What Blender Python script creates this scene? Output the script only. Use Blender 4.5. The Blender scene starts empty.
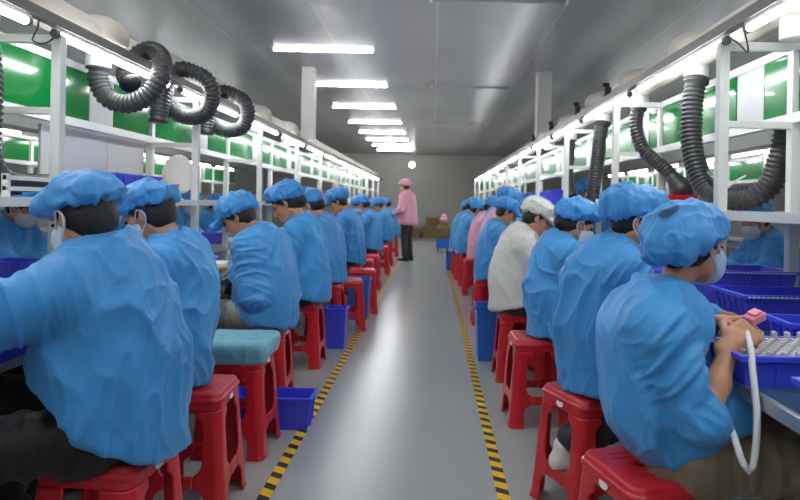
BENCH_E, CEIL_E, EXPO = 11.0, 14.0, 1.85
import bpy, bmesh, math, random
import numpy as np
from mathutils import Vector, Matrix

random.seed(7)
scene = bpy.context.scene
COL = scene.collection
PI = math.pi

# ------------------------------------------------------------------ materials
def srgb(r, g, b):
    f = lambda c: (c/255/12.92) if c/255 <= .04045 else ((c/255+.055)/1.055)**2.4
    return (f(r), f(g), f(b), 1)

def mat(name, col, rough=.5, metal=0., noise=0., nscale=8., bump=0., bscale=60., spec=.5, sheen=0., trans=0., coat=0., alpha=1., emit=0., sss=0.):
    m = bpy.data.materials.new(name); m.use_nodes = True
    nt = m.node_tree; N = nt.nodes; L = nt.links
    p = N['Principled BSDF']
    p.inputs['Base Color'].default_value = col
    p.inputs['Roughness'].default_value = rough
    p.inputs['Metallic'].default_value = metal
    p.inputs['Specular IOR Level'].default_value = spec
    p.inputs['Sheen Weight'].default_value = sheen
    p.inputs['Transmission Weight'].default_value = trans
    p.inputs['Coat Weight'].default_value = coat
    p.inputs['Alpha'].default_value = alpha
    if sss:
        p.inputs['Subsurface Weight'].default_value = sss
        p.inputs['Subsurface Scale'].default_value = .01
    if emit:
        p.inputs['Emission Color'].default_value = col
        p.inputs['Emission Strength'].default_value = emit
    if noise or bump:
        tc = N.new('ShaderNodeTexCoord')
    if noise:
        n = N.new('ShaderNodeTexNoise'); n.inputs['Scale'].default_value = nscale; n.inputs['Detail'].default_value = 4
        L.new(tc.outputs['Object'], n.inputs['Vector'])
        mx = N.new('ShaderNodeMix'); mx.data_type = 'RGBA'
        mx.inputs[6].default_value = tuple(c*(1-noise) for c in col[:3])+(1,)
        mx.inputs[7].default_value = tuple(min(1, c*(1+noise)) for c in col[:3])+(1,)
        L.new(n.outputs['Fac'], mx.inputs[0]); L.new(mx.outputs[2], p.inputs['Base Color'])
    if bump:
        n2 = N.new('ShaderNodeTexNoise'); n2.inputs['Scale'].default_value = bscale; n2.inputs['Detail'].default_value = 3
        L.new(tc.outputs['Object'], n2.inputs['Vector'])
        b = N.new('ShaderNodeBump'); b.inputs['Strength'].default_value = bump; b.inputs['Distance'].default_value = .01
        L.new(n2.outputs['Fac'], b.inputs['Height']); L.new(b.outputs['Normal'], p.inputs['Normal'])
    return m

M = {}
def cloth(name, rgb):
    M[name] = mat(name, srgb(*rgb), .52, noise=.10, nscale=5, bump=.25, bscale=45, sheen=.15, spec=.4)
cloth('coat_blue', (60, 148, 216)); cloth('coat_blue_soft', (66, 156, 224)); cloth('coat_blue_pale', (70, 152, 218))
cloth('cap_blue', (66, 150, 218)); cloth('coat_white', (222, 220, 212)); cloth('coat_pink', (238, 165, 190)); cloth('cap_pink', (235, 170, 190))
cloth('trouser_black', (17, 18, 22)); cloth('trouser_khaki', (142, 126, 104)); cloth('trouser_grey', (150, 146, 142)); cloth('trouser_dark', (50, 50, 58))
cloth('cushion_teal', (118, 182, 200)); cloth('jacket_brown', (120, 92, 60))
M['skin'] = mat('skin', srgb(205, 150, 118), .5, noise=.12, nscale=20, bump=.1, bscale=200, sss=.08)
M['hair'] = mat('hair', srgb(24, 20, 19), .45, noise=.3, nscale=60, bump=.5, bscale=160)
M['mask'] = mat('mask', srgb(214, 222, 232), .7, bump=.2, bscale=90)
M['mask_blue'] = mat('mask_blue', srgb(176, 205, 230), .7, bump=.2, bscale=90)
M['eye'] = mat('eye', srgb(20, 14, 12), .2)
M['shoe_white'] = mat('shoe_white', srgb(225, 222, 218), .5, noise=.06)
M['shoe_black'] = mat('shoe_black', srgb(28, 28, 30), .5, noise=.1)
M['vent'] = mat('cap_mesh', srgb(72, 108, 152), .8, bump=.6, bscale=500)
M['red'] = mat('red_plastic', srgb(206, 34, 46), .32, noise=.08, nscale=6, coat=.2)
M['red_bright'] = mat('bright_red_plastic', srgb(232, 28, 32), .35, noise=.04)
M['blue_bin'] = mat('blue_plastic', srgb(70, 84, 232), .38, noise=.06, nscale=7)
M['blue_crate'] = mat('crate_plastic', srgb(40, 110, 205), .4, noise=.06, nscale=7)
M['purple_bin'] = mat('violet_plastic', srgb(98, 104, 234), .38, noise=.06)
M['white_metal'] = mat('white_painted_steel', srgb(228, 229, 226), .4, noise=.04, nscale=3)
M['alu'] = mat('aluminium', srgb(190, 194, 198), .35, metal=.8, noise=.05, nscale=30)
M['rail_grey'] = mat('rail_grey_metal', srgb(128, 126, 122), .42, metal=.4, noise=.1, nscale=12)
M['mat_green'] = mat('bench_mat', srgb(66, 96, 108), .22, noise=.08, nscale=4)
M['bench_under'] = mat('bench_board', srgb(206, 206, 202), .5, noise=.05)
M['green'] = mat('green_panel', srgb(8, 118, 52), .16, noise=.05, nscale=2, coat=.4)
M['pale_panel'] = mat('pale_grey_panel', srgb(186, 188, 190), .3, noise=.05, nscale=3)
M['hose'] = mat('hose_rubber', srgb(58, 58, 60), .38, noise=.15, nscale=30)
M['collar_white'] = mat('white_duct_plastic', srgb(232, 230, 226), .5, noise=.03)
M['duct'] = mat('pale_duct', srgb(200, 192, 180), .6, noise=.05, nscale=5)
M['black'] = mat('black_plastic', srgb(26, 26, 28), .4, noise=.1)
M['dark_metal'] = mat('dark_metal', srgb(60, 60, 62), .5, noise=.1)
M['white_plastic'] = mat('white_plastic', srgb(236, 236, 236), .4, noise=.02)
M['clear'] = mat('pale_translucent_plastic', srgb(236, 234, 228), .3, trans=.35, noise=.02)
M['pegs'] = mat('clear_pieces', srgb(205, 204, 206), .2, noise=.15, nscale=40)
M['paper'] = mat('paper', srgb(238, 238, 234), .8, noise=.02)
M['pink_plastic'] = mat('pink_plastic', srgb(238, 150, 170), .4, noise=.05)
M['yellow_plastic'] = mat('yellow_plastic', srgb(226, 176, 50), .4, noise=.05)
M['cardboard'] = mat('cardboard', srgb(150, 120, 86), .85, noise=.12, nscale=9)
M['cushion_brown'] = mat('brown_bag', srgb(118, 96, 62), .8, noise=.12, nscale=9)
M['teal'] = mat('teal_plastic', srgb(36, 120, 170), .3, noise=.05)
M['column'] = mat('column_paint', srgb(214, 212, 206), .5, noise=.04)
M['cable_white'] = mat('white_cable', srgb(226, 228, 230), .4, noise=.02)
M['cable_dark'] = mat('dark_cable', srgb(44, 44, 46), .5, noise=.05)
M['off_tube'] = mat('unlit_tube', srgb(168, 168, 166), .3, noise=.02)

def emis(name, rgb, s):
    m = bpy.data.materials.new(name); m.use_nodes = True
    nt = m.node_tree; nt.nodes.clear()
    o = nt.nodes.new('ShaderNodeOutputMaterial'); e = nt.nodes.new('ShaderNodeEmission')
    e.inputs[0].default_value = srgb(*rgb); e.inputs[1].default_value = s
    nt.links.new(e.outputs[0], o.inputs[0]); return m
M['tube_on'] = emis('bench_tube_glow', (250, 253, 255), BENCH_E)
M['ceil_on'] = emis('ceiling_tube_glow', (252, 253, 255), CEIL_E)

def floor_mat():
    m = mat('grey_epoxy_floor', srgb(150, 156, 162), .26, spec=.5)
    nt = m.node_tree; N = nt.nodes; L = nt.links; p = N['Principled BSDF']
    tc = N.new('ShaderNodeTexCoord')
    n = N.new('ShaderNodeTexNoise'); n.inputs['Scale'].default_value = 1.3; n.inputs['Detail'].default_value = 6
    L.new(tc.outputs['Object'], n.inputs['Vector'])
    r = N.new('ShaderNodeValToRGB'); r.color_ramp.elements[0].position = .3; r.color_ramp.elements[1].position = .7
    r.color_ramp.elements[0].color = srgb(163, 168, 168); r.color_ramp.elements[1].color = srgb(167, 172, 172)
    L.new(n.outputs['Fac'], r.inputs[0]); L.new(r.outputs[0], p.inputs['Base Color'])
    n2 = N.new('ShaderNodeTexNoise'); n2.inputs['Scale'].default_value = 9; n2.inputs['Detail'].default_value = 5
    L.new(tc.outputs['Object'], n2.inputs['Vector'])
    mr = N.new('ShaderNodeMapRange'); mr.inputs[3].default_value = .22; mr.inputs[4].default_value = .24
    L.new(n2.outputs['Fac'], mr.inputs[0]); L.new(mr.outputs[0], p.inputs['Roughness'])
    n3 = N.new('ShaderNodeTexNoise'); n3.inputs['Scale'].default_value = 2.2
    L.new(tc.outputs['Object'], n3.inputs['Vector'])
    b = N.new('ShaderNodeBump'); b.inputs['Strength'].default_value = .02; b.inputs['Distance'].default_value = .02
    L.new(n3.outputs['Fac'], b.inputs['Height']); L.new(b.outputs['Normal'], p.inputs['Normal'])
    return m

def ceil_mat():
    m = mat('glossy_ceiling_panel', srgb(190, 190, 188), .24, spec=.5)
    nt = m.node_tree; N = nt.nodes; L = nt.links; p = N['Principled BSDF']
    tc = N.new('ShaderNodeTexCoord'); sp = N.new('ShaderNodeSeparateXYZ')
    L.new(tc.outputs['Object'], sp.inputs[0])
    a = N.new('ShaderNodeMath'); a.operation = 'MULTIPLY'; a.inputs[1].default_value = 1/1.15
    L.new(sp.outputs['X'], a.inputs[0])
    f = N.new('ShaderNodeMath'); f.operation = 'FRACT'; L.new(a.outputs[0], f.inputs[0])
    g = N.new('ShaderNodeMath'); g.operation = 'LESS_THAN'; g.inputs[1].default_value = .012; L.new(f.outputs[0], g.inputs[0])
    n = N.new('ShaderNodeTexNoise'); n.inputs['Scale'].default_value = .7; L.new(tc.outputs['Object'], n.inputs['Vector'])
    r = N.new('ShaderNodeValToRGB'); r.color_ramp.elements[0].position = .35; r.color_ramp.elements[1].position = .65
    r.color_ramp.elements[0].color = srgb(184, 184, 183); r.color_ramp.elements[1].color = srgb(194, 194, 192)
    L.new(n.outputs['Fac'], r.inputs[0])
    mx = N.new('ShaderNodeMix'); mx.data_type = 'RGBA'; mx.inputs[7].default_value = srgb(212, 212, 210)
    L.new(g.outputs[0], mx.inputs[0]); L.new(r.outputs[0], mx.inputs[6]); L.new(mx.outputs[2], p.inputs['Base Color'])
    # long, very shallow waves of the pressed metal panels
    mp = N.new('ShaderNodeMapping'); mp.inputs['Scale'].default_value = (1.2, .5, 1); L.new(tc.outputs['Object'], mp.inputs[0])
    n3 = N.new('ShaderNodeTexNoise'); n3.inputs['Scale'].default_value = 1.6; n3.inputs['Detail'].default_value = 1
    L.new(mp.outputs[0], n3.inputs['Vector'])
    b = N.new('ShaderNodeBump'); b.inputs['Strength'].default_value = .1; b.inputs['Distance'].default_value = .02
    L.new(n3.outputs['Fac'], b.inputs['Height']); L.new(b.outputs['Normal'], p.inputs['Normal'])
    return m

def hazard_mat():
    m = mat('hazard_tape', srgb(235, 190, 20), .45)
    nt = m.node_tree; N = nt.nodes; L = nt.links; p = N['Principled BSDF']
    tc = N.new('ShaderNodeTexCoord'); sp = N.new('ShaderNodeSeparateXYZ'); L.new(tc.outputs['Object'], sp.inputs[0])
    a = N.new('ShaderNodeMath'); a.operation = 'MULTIPLY_ADD'; a.inputs[1].default_value = .55; L.new(sp.outputs['X'], a.inputs[0]); L.new(sp.outputs['Y'], a.inputs[2])
    b = N.new('ShaderNodeMath'); b.operation = 'MULTIPLY'; b.inputs[1].default_value = 1/.104; L.new(a.outputs[0], b.inputs[0])
    f = N.new('ShaderNodeMath'); f.operation = 'FRACT'; L.new(b.outputs[0], f.inputs[0])
    g = N.new('ShaderNodeMath'); g.operation = 'LESS_THAN'; g.inputs[1].default_value = .44; L.new(f.outputs[0], g.inputs[0])
    n = N.new('ShaderNodeTexNoise'); n.inputs['Scale'].default_value = 14; n.inputs['Detail'].default_value = 5; L.new(tc.outputs['Object'], n.inputs['Vector'])
    mx = N.new('ShaderNodeMix'); mx.data_type = 'RGBA'; mx.inputs[6].default_value = srgb(238, 192, 24); mx.inputs[7].default_value = srgb(52, 44, 42)
    L.new(g.outputs[0], mx.inputs[0])
    mr = N.new('ShaderNodeMapRange'); mr.inputs[1].default_value = .62; mr.inputs[2].default_value = .75; mr.inputs[4].default_value = .45; L.new(n.outputs['Fac'], mr.inputs[0])
    m2 = N.new('ShaderNodeMix'); m2.data_type = 'RGBA'; m2.inputs[7].default_value = srgb(150, 150, 145)
    L.new(mr.outputs[0], m2.inputs[0]); L.new(mx.outputs[2], m2.inputs[6]); L.new(m2.outputs[2], p.inputs['Base Color'])
    return m
M['floor'] = floor_mat(); M['ceiling'] = ceil_mat(); M['hazard'] = hazard_mat()
M['wall'] = mat('grey_wall_paint', srgb(196, 196, 194), .6, noise=.04, nscale=1.5)
M['wall_end'] = mat('end_wall_paint', srgb(196, 193, 186), .55, noise=.05, nscale=1.2)

# ------------------------------------------------------------------ objects
def link(o, parent=None):
    COL.objects.link(o)
    if parent is not None: o.parent = parent
    return o
def tag(o, label=None, cat=None, group=None, kind=None):
    if label: o['label'] = label
    if cat: o['category'] = cat
    if group: o['group'] = group
    if kind: o['kind'] = kind
    return o
def thing(name, label, cat, loc=(0, 0, 0), rz=0., group=None):
    o = bpy.data.objects.new(name, None); o.empty_display_size = .1
    o.location = loc; o.rotation_euler = (0, 0, rz)
    return tag(link(o), label, cat, group)
def children(o): return [c for c in COL.objects if c.parent == o]
def copy_tree(o, parent=None, cache={}):
    c = o.copy(); COL.objects.link(c)
    if parent is not None: c.parent = parent
    for ch in list(o.children): copy_tree(ch, c)
    return c

class MB:
    """collects shapes into one mesh"""
    def __init__(s): s.v = []; s.f = []
    def add(s, v, f):
        n = len(s.v); s.v += [tuple(map(float, p)) for p in v]; s.f += [tuple(i+n for i in q) for q in f]; return s
    def box(s, lo, hi, R=None, c=None):
        x0, y0, z0 = lo; x1, y1, z1 = hi
        v = [(x0, y0, z0), (x1, y0, z0), (x1, y1, z0), (x0, y1, z0), (x0, y0, z1), (x1, y0, z1), (x1, y1, z1), (x0, y1, z1)]
        if R is not None: v = [tuple(R @ Vector(p) + Vector(c or (0, 0, 0))) for p in v]
        return s.add(v, [(0, 3, 2, 1), (4, 5, 6, 7), (0, 1, 5, 4), (1, 2, 6, 5), (2, 3, 7, 6), (3, 0, 4, 7)])
    def tube(s, pts, r, n=10, caps=True):
        pts = [Vector(p) for p in pts]; m = len(pts)
        rr = r if hasattr(r, '__len__') else [r]*m
        t0 = (pts[1]-pts[0]).normalized(); u = t0.orthogonal().normalized(); v = []; f = []
        for i in range(m):
            t = (pts[min(i+1, m-1)]-pts[max(i-1, 0)]).normalized()
            u = (u-t*u.dot(t)).normalized(); w = t.cross(u)
            for k in range(n):
                a = 2*PI*k/n; v.append(pts[i]+(u*math.cos(a)+w*math.sin(a))*rr[i])
        for i in range(m-1):
            for k in range(n):
                k2 = (k+1) % n; f.append((i*n+k, i*n+k2, (i+1)*n+k2, (i+1)*n+k))
        if caps: f.append(tuple(range(n-1, -1, -1))); f.append(tuple((m-1)*n+k for k in range(n)))
        return s.add(v, f)
    def ring_box(s, lo0, hi0, lo1, hi1, z0, z1, t, floor=True):
        """open-topped tapered box: bottom rectangle, top rectangle, wall t"""
        def rect(lo, hi, z): return [(lo[0], lo[1], z), (hi[0], lo[1], z), (hi[0], hi[1], z), (lo[0], hi[1], z)]
        a = rect(lo0, hi0, z0); b = rect(lo1, hi1, z1)
        c = rect((lo1[0]+t, lo1[1]+t), (hi1[0]-t, hi1[1]-t), z1); d = rect((lo0[0]+t, lo0[1]+t), (hi0[0]-t, hi0[1]-t), z0+t)
        v = a+b+c+d; f = [(0, 3, 2, 1)]
        for i in range(4):
            j = (i+1) % 4
            f += [(i, j, 4+j, 4+i), (4+i, 4+j, 8+j, 8+i), (8+i, 8+j, 12+j, 12+i)]
        f.append((12, 13, 14, 15)); return s.add(v, f)
    def lathe(s, prof, n=24, c=(0, 0, 0), R=None):
        v = []; f = []
        for (r, z) in prof:
            for k in range(n):
                a = 2*PI*k/n; p = Vector((r*math.cos(a), r*math.sin(a), z))
                if R is not None: p = R @ p
                v.append(p+Vector(c))
        for i in range(len(prof)-1):
            for k in range(n):
                k2 = (k+1) % n; f.append((i*n+k, i*n+k2, (i+1)*n+k2, (i+1)*n+k))
        f.append(tuple(range(n-1, -1, -1))); f.append(tuple((len(prof)-1)*n+k for k in range(n)))
        return s.add(v, f)
    def mesh(s, name, m, smooth=False):
        me = bpy.data.meshes.new(name); me.from_pydata(s.v, [], s.f); me.update()
        if smooth:
            me.polygons.foreach_set('use_smooth', [True]*len(me.polygons))
        if m: me.materials.append(M[m] if isinstance(m, str) else m)
        return me
    def build(s, name, m, parent=None, bevel=0., smooth=False, loc=None, autos=False):
        o = bpy.data.objects.new(name, s.mesh(name, m, smooth)); link(o, parent)
        if loc: o.location = loc
        if bevel:
            b = o.modifiers.new('bevel', 'BEVEL'); b.width = bevel; b.segments = 2; b.limit_method = 'ANGLE'
        return o

def spline(pts, n=12):
    P = [Vector(p) for p in pts]; P = [P[0]*2-P[1]]+P+[P[-1]*2-P[-2]]; out = []
    for i in range(1, len(P)-2):
        for k in range(n):
            t = k/n; a, b, c, d = P[i-1:i+3]
            out.append(.5*((2*b)+(c-a)*t+(2*a-5*b+4*c-d)*t*t+(3*b-a-3*c+d)*t**3))
    out.append(P[-2]); return out
def resample(pts, step):
    L = [0]
    for a, b in zip(pts, pts[1:]): L.append(L[-1]+(b-a).length)
    n = max(2, int(L[-1]/step)); out = []; j = 0
    for i in range(n+1):
        d = L[-1]*i/n
        while j < len(L)-2 and L[j+1] < d: j += 1
        t = (d-L[j])/max(1e-9, L[j+1]-L[j]); out.append(pts[j].lerp(pts[j+1], t))
    return out

# ------------------------------------------------------------------ implicit surfaces
def V3(p): return np.array(p, float)
class Pr:
    pass
def rc(a, b, r1, r2, op='u', k=.02, sq=None):
    """tapered capsule; sq=(axis, factor): thinner by factor along axis"""
    a, b = V3(a), V3(b); p = Pr(); p.op = op; p.k = k
    R = max(r1, r2); p.lo = np.minimum(a, b)-R; p.hi = np.maximum(a, b)+R
    ba = b-a
    if sq is not None:
        u = V3(sq[0]); u = u/np.linalg.norm(u); s = sq[1]; ba = ba+(s-1)*ba.dot(u)*u
    bb = max(ba.dot(ba), 1e-9)
    def fn(x, y, z):
        px, py, pz = x-a[0], y-a[1], z-a[2]
        if sq is not None:
            c = (px*u[0]+py*u[1]+pz*u[2])*(s-1); px, py, pz = px+c*u[0], py+c*u[1], pz+c*u[2]
        t = np.clip((px*ba[0]+py*ba[1]+pz*ba[2])/bb, 0, 1)
        d = np.sqrt((px-t*ba[0])**2+(py-t*ba[1])**2+(pz-t*ba[2])**2)-(r1+(r2-r1)*t)
        return d if sq is None else d/(1+(s-1)*.4)
    p.fn = fn; return p
def ell(c, r, R=None, op='u', k=.02):
    c, r = V3(c), V3(r); p = Pr(); p.op = op; p.k = k
    Rm = np.eye(3) if R is None else np.array(R)
    ext = np.sqrt((Rm**2) @ (r**2)); p.lo, p.hi = c-ext, c+ext
    def fn(x, y, z):
        dx, dy, dz = x-c[0], y-c[1], z-c[2]
        q = [dx*Rm[0, i]+dy*Rm[1, i]+dz*Rm[2, i] for i in range(3)]
        k0 = np.sqrt(sum((q[i]/r[i])**2 for i in range(3))); k1 = np.sqrt(sum((q[i]/r[i]**2)**2 for i in range(3)))
        return k0*(k0-1)/np.maximum(k1, 1e-6)
    p.fn = fn; return p
def rbox(c, h, rad, R=None, op='u', k=.01):
    c, h = V3(c), V3(h); p = Pr(); p.op = op; p.k = k
    Rm = np.eye(3) if R is None else np.array(R)
    ext = np.abs(Rm) @ h; p.lo, p.hi = c-ext, c+ext
    def fn(x, y, z):
        dx, dy, dz = x-c[0], y-c[1], z-c[2]
        q = [np.abs(dx*Rm[0, i]+dy*Rm[1, i]+dz*Rm[2, i])-(h[i]-rad) for i in range(3)]
        return np.sqrt(sum(np.maximum(a, 0)**2 for a in q))+np.minimum(np.maximum(q[0], np.maximum(q[1], q[2])), 0)-rad
    p.fn = fn; return p
def half(pt, n, k=.005):
    """keeps only the side n points to"""
    pt, n = V3(pt), V3(n); n = n/np.linalg.norm(n); p = Pr(); p.op = 'i'; p.k = k; p.lo = p.hi = None
    p.fn = lambda x, y, z: -((x-pt[0])*n[0]+(y-pt[1])*n[1]+(z-pt[2])*n[2])
    return p
def field(fn, op='i', k=.005):
    p = Pr(); p.op = op; p.k = k; p.lo = p.hi = None; p.fn = fn; return p

def hashn(ix, iy, iz):
    h = (ix*374761393+iy*668265263+iz*2147483647) & 0xffffffff
    h = ((h ^ (h >> 13))*1274126177) & 0xffffffff
    return ((h ^ (h >> 16)) & 0xffff)/65535.
def vnoise(P):
    P = P+100.; i = np.floor(P).astype(np.int64); f = P-i; f = f*f*(3-2*f); o = 0
    for dx in (0, 1):
        for dy in (0, 1):
            for dz in (0, 1):
                w = (f[:, 0] if dx else 1-f[:, 0])*(f[:, 1] if dy else 1-f[:, 1])*(f[:, 2] if dz else 1-f[:, 2])
                o = o+w*hashn(i[:, 0]+dx, i[:, 1]+dy, i[:, 2]+dz)
    return o

def surf(prims, h):
    U = [p for p in prims if p.op == 'u']
    lo = np.min([p.lo for p in U], 0)-3*h; hi = np.max([p.hi for p in U], 0)+3*h
    n = np.ceil((hi-lo)/h).astype(int)+1
    ax = [lo[i]+h*np.arange(n[i]) for i in range(3)]
    D = np.full(tuple(n), .25)
    for p in prims:
        if p.lo is None: a = [0, 0, 0]; b = list(n)
        else:
            m = p.k+2.5*h
            a = [max(0, int((p.lo[i]-m-lo[i])/h)) for i in range(3)]
            b = [min(n[i], int((p.hi[i]+m-lo[i])/h)+2) for i in range(3)]
            if min(b[i]-a[i] for i in range(3)) <= 0: continue
        sl = tuple(slice(a[i], b[i]) for i in range(3))
        d = p.fn(ax[0][sl[0]][:, None, None], ax[1][sl[1]][None, :, None], ax[2][sl[2]][None, None, :])
        o = D[sl]; k = max(p.k, 1e-5)
        if p.op == 'u':
            e = np.maximum(k-np.abs(o-d), 0)/k; D[sl] = np.minimum(o, d)-e*e*k*.25
        else:
            if p.op == 's': d = -d
            e = np.maximum(k-np.abs(o-d), 0)/k; D[sl] = np.maximum(o, d)+e*e*k*.25
    S = D < 0
    c = np.zeros(tuple(n-1), np.int8)
    for i in (0, 1):
        for j in (0, 1):
            for q in (0, 1): c += S[i:n[0]-1+i, j:n[1]-1+j, q:n[2]-1+q]
    mix = (c > 0) & (c < 8); idx = np.full(tuple(n-1), -1, np.int64); cells = np.argwhere(mix); idx[mix] = np.arange(len(cells))
    pos = np.zeros((len(cells), 3)); cnt = np.zeros(len(cells))
    for axis in range(3):
        o1, o2 = [q for q in range(3) if q != axis]
        for s1 in (0, 1):
            for s2 in (0, 1):
                A = cells.copy(); A[:, o1] += s1; A[:, o2] += s2; B = A.copy(); B[:, axis] += 1
                da = D[A[:, 0], A[:, 1], A[:, 2]]; db = D[B[:, 0], B[:, 1], B[:, 2]]
                x = (da < 0) != (db < 0); t = np.where(x, da/np.where(x, da-db, 1), 0)
                P = A.astype(float); P[:, axis] += t; pos[x] += P[x]; cnt[x] += 1
    pos = pos/cnt[:, None]*h+lo
    F = []
    for axis in range(3):
        o1, o2 = (axis+1) % 3, (axis+2) % 3
        sa = [slice(None)]*3; sb = [slice(None)]*3
        sa[axis] = slice(0, n[axis]-1); sb[axis] = slice(1, n[axis])
        X = S[tuple(sa)] != S[tuple(sb)]
        E = np.argwhere(X); E = E[(E[:, o1] > 0) & (E[:, o2] > 0) & (E[:, o1] < n[o1]-1) & (E[:, o2] < n[o2]-1)]
        if not len(E): continue
        def at(d1, d2):
            q = E.copy(); q[:, o1] -= d1; q[:, o2] -= d2; return idx[q[:, 0], q[:, 1], q[:, 2]]
        Q = np.stack([at(1, 1), at(0, 1), at(0, 0), at(1, 0)], 1)
        inside = S[E[:, 0], E[:, 1], E[:, 2]]
        Q[~inside] = Q[~inside][:, ::-1]; F.append(Q)
    return pos, np.concatenate(F)

def vnormals(P, F):
    nf = np.cross(P[F[:, 2]]-P[F[:, 0]], P[F[:, 3]]-P[F[:, 1]]); N = np.zeros_like(P)
    for i in range(4): np.add.at(N, F[:, i], nf)
    return N/np.maximum(np.linalg.norm(N, axis=1, keepdims=True), 1e-9)
def relax(P, F, it=2, lam=.5):
    for _ in range(it):
        A = np.zeros_like(P); c = np.zeros(len(P))
        for i in range(4):
            j = (i+1) % 4
            np.add.at(A, F[:, i], P[F[:, j]]); np.add.at(c, F[:, i], 1)
            np.add.at(A, F[:, j], P[F[:, i]]); np.add.at(c, F[:, j], 1)
        P = P+(A/np.maximum(c, 1)[:, None]-P)*lam
    return P
def npmesh(name, parts, m):
    """parts: list of (P,F) joined into one smooth mesh"""
    off = 0; Ps = []; Fs = []
    for P, F in parts: Ps.append(P); Fs.append(F+off); off += len(P)
    P = np.concatenate(Ps); F = np.concatenate(Fs)
    me = bpy.data.meshes.new(name); me.vertices.add(len(P)); me.vertices.foreach_set('co', P.astype(np.float32).ravel())
    me.loops.add(F.size); me.loops.foreach_set('vertex_index', F.astype(np.int32).ravel())
    me.polygons.add(len(F)); me.polygons.foreach_set('loop_start', np.arange(0, F.size, 4, dtype=np.int32))
    me.polygons.foreach_set('use_smooth', np.ones(len(F), bool)); me.update(calc_edges=True); me.validate()
    me.materials.append(M[m] if isinstance(m, str) else m); return me
def npobj(name, parts, m, parent=None):
    o = bpy.data.objects.new(name, npmesh(name, parts, m)); return link(o, parent)
PEOPLE = []
# ------------------------------------------------------------------ people
def rotm(pitch=0, yaw=0, roll=0):
    return np.array(Matrix.Rotation(math.radians(yaw), 3, 'Z') @ Matrix.Rotation(math.radians(pitch), 3, 'Y') @ Matrix.Rotation(math.radians(roll), 3, 'X'))
def dirl(a): a = math.radians(a); return V3((math.sin(a), 0, math.cos(a)))
def unit(v): v = V3(v); return v/np.linalg.norm(v)
def ik(a, c, l1, l2, pole):
    a, c = V3(a), V3(c); d = c-a; L = min(np.linalg.norm(d), (l1+l2)*.995); u = unit(d); c = a+u*L
    x = (l1*l1-l2*l2+L*L)/(2*L); h = math.sqrt(max(l1*l1-x*x, 0)); p = V3(pole); p = unit(p-u*p.dot(u))
    return a+u*x+p*h, c

def hand_prims(W, d, n, right, curl=30, spread=1.):
    W, d = V3(W), unit(d); n = V3(n); n = unit(n-d*n.dot(d)); T = np.cross(d, n) if right else np.cross(n, d)
    R = np.stack([d, T, n], 1)
    pr = [rc(W-d*.03, W+d*.02, .026, .027, k=.01, sq=(n, 1.35)), rbox(W+d*.052, (.046, .040, .0135), .0125, R, k=.02)]
    for off, L, c in ((.030, .074, 0), (.0105, .084, 2), (-.0100, .077, 5), (-.029, .060, 9)):
        p = W+d*(.092-abs(off-.01)*.28)+T*off; a = math.radians(curl*.55+c); e = unit(d+T*off*2.2*spread)
        segs = ((.46, 0.), (.30, math.radians(curl*.95)), (.24, math.radians(curl*.6))); r = .0088; p = p-e*.02; first = True
        for fr, da in segs:
            a += da; q = p+(e*math.cos(a)+n*math.sin(a))*(L*fr+(.02 if first else 0)); pr.append(rc(p, q, r, r*.93, k=.004)); p = q; r *= .93; first = False
    b = W+d*.022+T*.028+n*.004; q = b+unit(d*.62+T*.62+n*.42)*.046; q2 = q+unit(d*.86+T*.12+n*.42)*.032
    pr += [rc(W+d*.03+T*.012, b, .017, .014, k=.012), rc(b, q, .0135, .0105, k=.008), rc(q, q2, .0105, .0085, k=.004)]
    return pr

def head_prims(T, R, g=1.):
    """T maps head-frame points to body frame"""
    E = lambda c, r, **k: ell(T(c), V3(r)*g, R, **k)
    C = lambda a, b, r1, r2, **k: rc(T(a), T(b), r1*g, r2*g, **k)
    pr = [E((-.008, 0, .025), (.098, .076, .098)), E((.025, 0, -.035), (.071, .061, .085), k=.03),
          C((.03, 0, -.075), (.070, 0, -.104), .040, .024, k=.03)]
    for s in (1, -1):
        pr += [C((-.01, s*.045, -.055), (.058, s*.016, -.10), .024, .02, k=.03), C((.05, s*.036, -.02), (.072, s*.03, -.03), .02, .014, k=.02),
               E((.108, s*.032, .004), (.017, .019, .013), op='s', k=.012), C((.083, s*.012, .024), (.074, s*.05, .022), .011, .009, k=.012)]
    pr += [C((.090, 0, .014), (.112, 0, -.034), .0095, .0135, k=.012), C((.098, .011, -.038), (.098, -.011, -.038), .008, .008, k=.008),
           C((.088, -.018, -.066), (.088, .018, -.066), .009, .009, k=.006), C((.086, -.016, -.078), (.086, .016, -.078), .0095, .0095, k=.006)]
    for s in (1, -1):
        q = np.array(Matrix.Rotation(s*.35, 3, 'Z')) if False else np.array(Matrix.Rotation(-s*.4, 3, 'Z'))
        pr += [ell(T((-.008, s*.080, -.006)), V3((.022, .010, .033))*g, R @ q, k=.006), ell(T((-.002, s*.089, -.002)), V3((.012, .007, .02))*g, R @ q, op='s', k=.006)]
    return pr

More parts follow.
